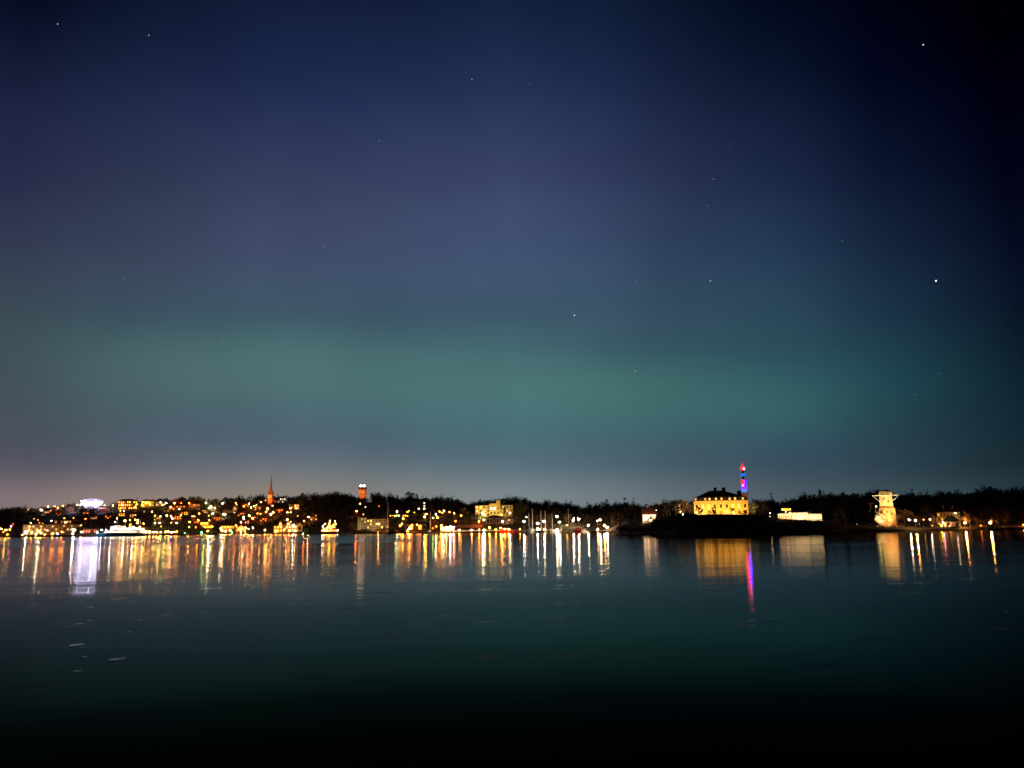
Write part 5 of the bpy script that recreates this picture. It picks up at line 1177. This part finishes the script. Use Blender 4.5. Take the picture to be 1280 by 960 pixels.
# trees between the houses of the left hillside: bare crowns nobody could tell apart
rnd = random.Random(21); placed = 0; tries = 0
def clear(px, y0, y1, Y, m_=1.5):
    for (x0, x1, a, b, bY) in BLOCK:
        if Y < bY + 2 and x0 - m_ < px < x1 + m_ and y0 < b - .3 and y1 > a: return False
    return True
while placed < 150 and tries < 8000:
    tries += 1
    px = rnd.uniform(-10, 440) if placed < 120 else rnd.uniform(480, 600); d = ray(px, 650); ys, yr = T_Ys(d.x), T_Yr(d.x); Y = rnd.uniform(ys + 25, yr - 30)
    x = d.x * Y; z = terrain(x, Y); h = rnd.uniform(5, 9); a = px_of((x, Y, z)); b = px_of((x, Y, z + h))
    w = h * .35 * 960 / Y
    if not all(clear(a[0] + s * w, b[1], a[1], Y, .6) for s in (-1, 0, 1)): continue
    tree('bare', (x, Y, z), h, 'bare brown tree added behind a hillside lamp to catch its glow', 'bare trees among the hillside houses', rnd.uniform(.9, 1.4)); placed += 1

# crowns added close behind hillside lamps, catching light to imitate lamp glow
for (px, py, hue, pw, rad) in LAMPS:
    if py > 659 or pw == 'f' or px > 610 or rnd.random() < .2: continue
    d = ray(px, py); g, _z = hit(px, py, 5.0); Y = g.y + rnd.uniform(2.2, 4); x = d.x * Y + rnd.uniform(-1.5, 1.5); z = terrain(x, Y); h = rnd.uniform(5, 8.5)
    a = px_of((x, Y, z)); b = px_of((x, Y, z + h)); w = h * .3 * 960 / Y
    if not all(clear(a[0] + k_ * w, b[1], a[1], Y, .3) for k_ in (-1, 0, 1)): continue
    tree('bare', (x, Y, z), h, 'bare brown tree added behind a hillside lamp to catch its glow', 'bare trees among the hillside houses', rnd.uniform(1.0, 1.5)); placed += 1

# ------------------------------------------------------------------ the far wood (reads as one mass)
def forest():
    cr = {'e': MB(), 'd': MB()}; rnd = random.Random(3); n = 0; tries = 0
    while n < 8200 and tries < 60000:
        tries += 1
        px = rnd.uniform(-420, 1700); d = ray(px, 650); u = d.x; ys, yr = T_Ys(u), T_Yr(u)
        t = rnd.random()
        Y = yr - abs(rnd.gauss(0, 40)) if t < .5 else rnd.uniform(ys + (14 if px > 780 else 30), yr)
        if t > .92: Y = yr + rnd.uniform(0, 60)
        x = u * Y; z = terrain(x, Y); town = px < 400
        near_ridge = Y > yr - 90
        fh = T_fh(u); h = fh * rnd.uniform(.62, 1.02) * (1.0 if near_ridge else .85)
        h *= 1 + .22 * math.sin(px * .11 + .6 * math.sin(px * .37)) * math.sin(px * .029 + 1)
        if rnd.random() < .06: h *= 1.28
        a = px_of((x, Y, z)); b = px_of((x, Y, z + h)); w = h * .2 * 960 / Y
        if town and not near_ridge and rnd.random() < .6: continue
        if 835 < px < 1035 and Y < 470: continue
        if 1080 < px < 1255 and Y < 430: continue
        if not all(clear(a[0] + s * w, b[1], a[1], Y) for s in (-1, 0, 1)): continue
        n += 1
        con = rnd.random() < (.30 if px < 700 else .45)
        det = 1.0 if near_ridge else .55
        mb = cr['e'] if con else cr['d']
        if con:
            for _ in range(int(56 * det)):
                q = rnd.random() ** .8; zz = z + h * (.02 + .98 * q); ww = h * .2 * (1.05 - q) + .12; an = rnd.uniform(0, 6.28); rr = ww * rnd.random() ** .5
                c = Vector((x + rr * math.cos(an), Y + rr * math.sin(an), zz)); o = Vector((math.cos(an), math.sin(an), -.45)) * rnd.uniform(.5, 1.3); nn = Vector((-math.sin(an), math.cos(an), rnd.gauss(0, .4))) * rnd.uniform(.4, .9)
                mb.add([c - nn, c + nn, c + o], [(0, 1, 2)])
            mb.add([(x - .3, Y, z - 1), (x + .3, Y, z - 1), (x, Y, z + h)], [(0, 1, 2)])
        else:
            rx = h * rnd.uniform(.22, .36); cz = z + h * .52; rz = h * .50
            for _ in range(int(70 * det)):
                v = Vector((rnd.gauss(0, 1), rnd.gauss(0, 1), rnd.gauss(0, 1))).normalized() * rnd.random() ** .35
                c = Vector((x + v.x * rx, Y + v.y * rx, cz + v.z * rz))
                o = Vector((rnd.gauss(0, .6) + v.x, rnd.gauss(0, .6) + v.y, rnd.gauss(.5, .6) + v.z)).normalized() * rnd.uniform(.5, 1.6); nn = o.orthogonal().normalized() * rnd.uniform(.2, .55)
                mb.add([c - nn, c + nn, c + o], [(0, 1, 2)])
            mb.add([(x - .2, Y, z - 1), (x + .2, Y, z - 1), (x, Y, z + h * .9)], [(0, 1, 2)])
    o = cr['e'].build('evergreen_forest', M_EVER); tag(o, 'dark pines and firs of the wood along the far ridge', 'forest', kind='stuff')
    o = cr['d'].build('bare_forest', M_TWIG); tag(o, 'bare brown deciduous wood covering the far hillsides', 'forest', kind='stuff')
    # undergrowth on the point in front of the gallery and along the right shore
    ug = MB()
    for _ in range(5200):
        px = rnd.uniform(770, 1130); d = ray(px, 655); ys = T_Ys(d.x); Y = ys + rnd.uniform(1, 20) ** 1.0
        if Y > 408 and px > 860: continue
        x = d.x * Y; z = terrain(x, Y); c = Vector((x, Y, z + rnd.uniform(0, .9))); o = Vector((rnd.gauss(0, .5), rnd.gauss(0, .5), rnd.uniform(.2, 1.0))); nn = o.orthogonal().normalized() * rnd.uniform(.08, .3)
        ug.add([c - nn, c + nn, c + o], [(0, 1, 2)])
    for _ in range(15000):
        px = rnd.uniform(-20, 800); d = ray(px, 655); ys, yr = T_Ys(d.x), T_Yr(d.x); Y = ys + 12 + (yr - ys - 12) * rnd.random() ** .8
        x = d.x * Y; z = terrain(x, Y); c = Vector((x, Y, z + rnd.uniform(0, 1.3))); o = Vector((rnd.gauss(0, .7), rnd.gauss(0, .7), rnd.uniform(.3, 1.6))); nn = o.orthogonal().normalized() * rnd.uniform(.12, .45)
        ug.add([c - nn, c + nn, c + o], [(0, 1, 2)])
    o = ug.build('undergrowth', M_TWIG); tag(o, 'dark scrub and dead grass on the banks and slopes', 'undergrowth', kind='stuff')
forest()

# ------------------------------------------------------------------ boulders on the point, ice and floe-shaped ripple glints on the water
def boulder_mesh(seed):
    bm = bmesh.new(); bmesh.ops.create_icosphere(bm, subdivisions=3, radius=1); r2 = random.Random(seed); p = [r2.uniform(0, 6) for _ in range(4)]
    for v in bm.verts:
        v.co *= 1 + .2 * math.sin(v.co.x * 3.1 + p[0]) * math.cos(v.co.y * 4 + p[1]) + .13 * math.sin(v.co.z * 6 + p[2]) + r2.uniform(-.03, .03)
    me = bpy.data.meshes.new('boulder'); bm.to_mesh(me); bm.free(); me.materials.append(paint('shore_granite', (.20, .17, .14), .9, .45, 1.2)); return me
BM_ = [boulder_mesh(s) for s in (1, 2, 3)]
rnd = random.Random(9)
for i in range(26):
    px = rnd.uniform(774, 865); py = T_Ys(0) and rnd.uniform(657, 666.5); g, _ = hit(px, py)
    if px < 800: g, _ = hit(px, max(py, 661))
    o = link('boulder', BM_[i % 3]); s = rnd.uniform(.6, 1.9); o.location = g; o.scale = (s * 1.5, s, s * .75); o.rotation_euler = (rnd.uniform(-.2, .2), 0, rnd.uniform(0, 6))
    tag(o, 'rough grey brown boulder on the dark bluff below the cottage', 'boulder', 'boulders on the rocky point')

def floe_mesh(seed, ice='glint_ice', tone=(.7, .73, .78)):
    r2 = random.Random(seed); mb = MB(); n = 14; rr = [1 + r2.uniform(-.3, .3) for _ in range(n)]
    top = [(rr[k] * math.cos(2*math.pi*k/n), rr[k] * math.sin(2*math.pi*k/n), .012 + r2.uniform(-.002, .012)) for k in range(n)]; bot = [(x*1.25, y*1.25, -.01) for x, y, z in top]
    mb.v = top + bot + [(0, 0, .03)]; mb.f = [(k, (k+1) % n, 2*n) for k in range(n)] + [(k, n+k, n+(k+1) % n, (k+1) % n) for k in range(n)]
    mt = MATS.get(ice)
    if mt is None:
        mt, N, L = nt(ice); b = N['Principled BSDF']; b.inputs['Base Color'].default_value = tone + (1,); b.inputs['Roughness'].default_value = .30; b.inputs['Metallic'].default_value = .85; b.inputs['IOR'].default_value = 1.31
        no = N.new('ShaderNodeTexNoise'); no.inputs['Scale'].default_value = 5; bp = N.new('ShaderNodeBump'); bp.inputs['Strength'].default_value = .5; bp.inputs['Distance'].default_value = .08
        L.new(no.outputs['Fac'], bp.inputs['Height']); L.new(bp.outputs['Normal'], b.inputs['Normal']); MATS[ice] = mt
    return mb.mesh('glint_floe', mt)
FL = [floe_mesh(s) for s in (1, 2, 3)]; FD = [floe_mesh(s, 'dim_glint_ice', (.22, .23, .25)) for s in (4, 5)]  # second copy has a darker colour so weaker glints look faint
for i, (px, py, w, lab) in enumerate([  # floes on the left water stand in for light glinting on ripples
  (108,762,7,'small bright ripple glint shaped as a floe, just below the violet reflection'),(97,780,11,'white ripple glint shaped as a floe, second below the violet reflection'),(97,806,18,'widest ripple glint shaped as a floe, low on the left water'),(104,822,8,'tiny ripple glint shaped as a floe, under the widest left one'),
  (98,839,14,'lowest dim ripple glint shaped as a floe, on the left water'),(160,790,10,'white slanted ripple glint shaped as a floe, right of the left column'),(148,824,22,'dim ripple glint patch shaped as a floe, right of the widest left one'),(192,791,5,'pair sized speck of ripple glint shaped as ice, right of the slanted one'),
  (207,769,9,'thin ripple glint shaped as a floe, below the orange and yellow reflections'),(805,721,14,'pale ice floe below the cottage reflection'),(752,713.5,9,'small pale floe under the pontoon lamp reflection'),(850,750,8,'small floe left of and below the gallery reflection'),
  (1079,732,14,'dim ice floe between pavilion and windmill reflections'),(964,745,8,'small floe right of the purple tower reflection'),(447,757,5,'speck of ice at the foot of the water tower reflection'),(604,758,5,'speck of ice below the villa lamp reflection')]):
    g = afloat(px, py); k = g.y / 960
    o = link('glint_floe', FD[i % 2] if 'dim' in lab or 'tiny' in lab else FL[i % 3]); o.location = (g.x, g.y, 0); o.scale = (w * k * .36, w * k * .62, .8); dep_ = math.degrees(math.atan2(CAMH, g.y)); o.rotation_euler = (-R(max(0, dep_ - 2.2) / 3.2) if px < 230 else 0, 0, 0)
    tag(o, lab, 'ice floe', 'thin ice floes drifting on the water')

# ------------------------------------------------------------------ render settings
vs_ = scene.view_settings; vs_.view_transform = 'Standard'; vs_.look = 'None'; vs_.gamma = 1; vs_.exposure = 0; vs_.use_curve_mapping = False
cy = scene.cycles
cy.use_adaptive_sampling = False; cy.max_bounces = 4; cy.diffuse_bounces = 2; cy.glossy_bounces = 3; cy.transmission_bounces = 2
cy.sample_clamp_indirect = 6; cy.use_denoising = True; cy.filter_width = 1.5
cy.caustics_reflective = False; cy.caustics_refractive = False
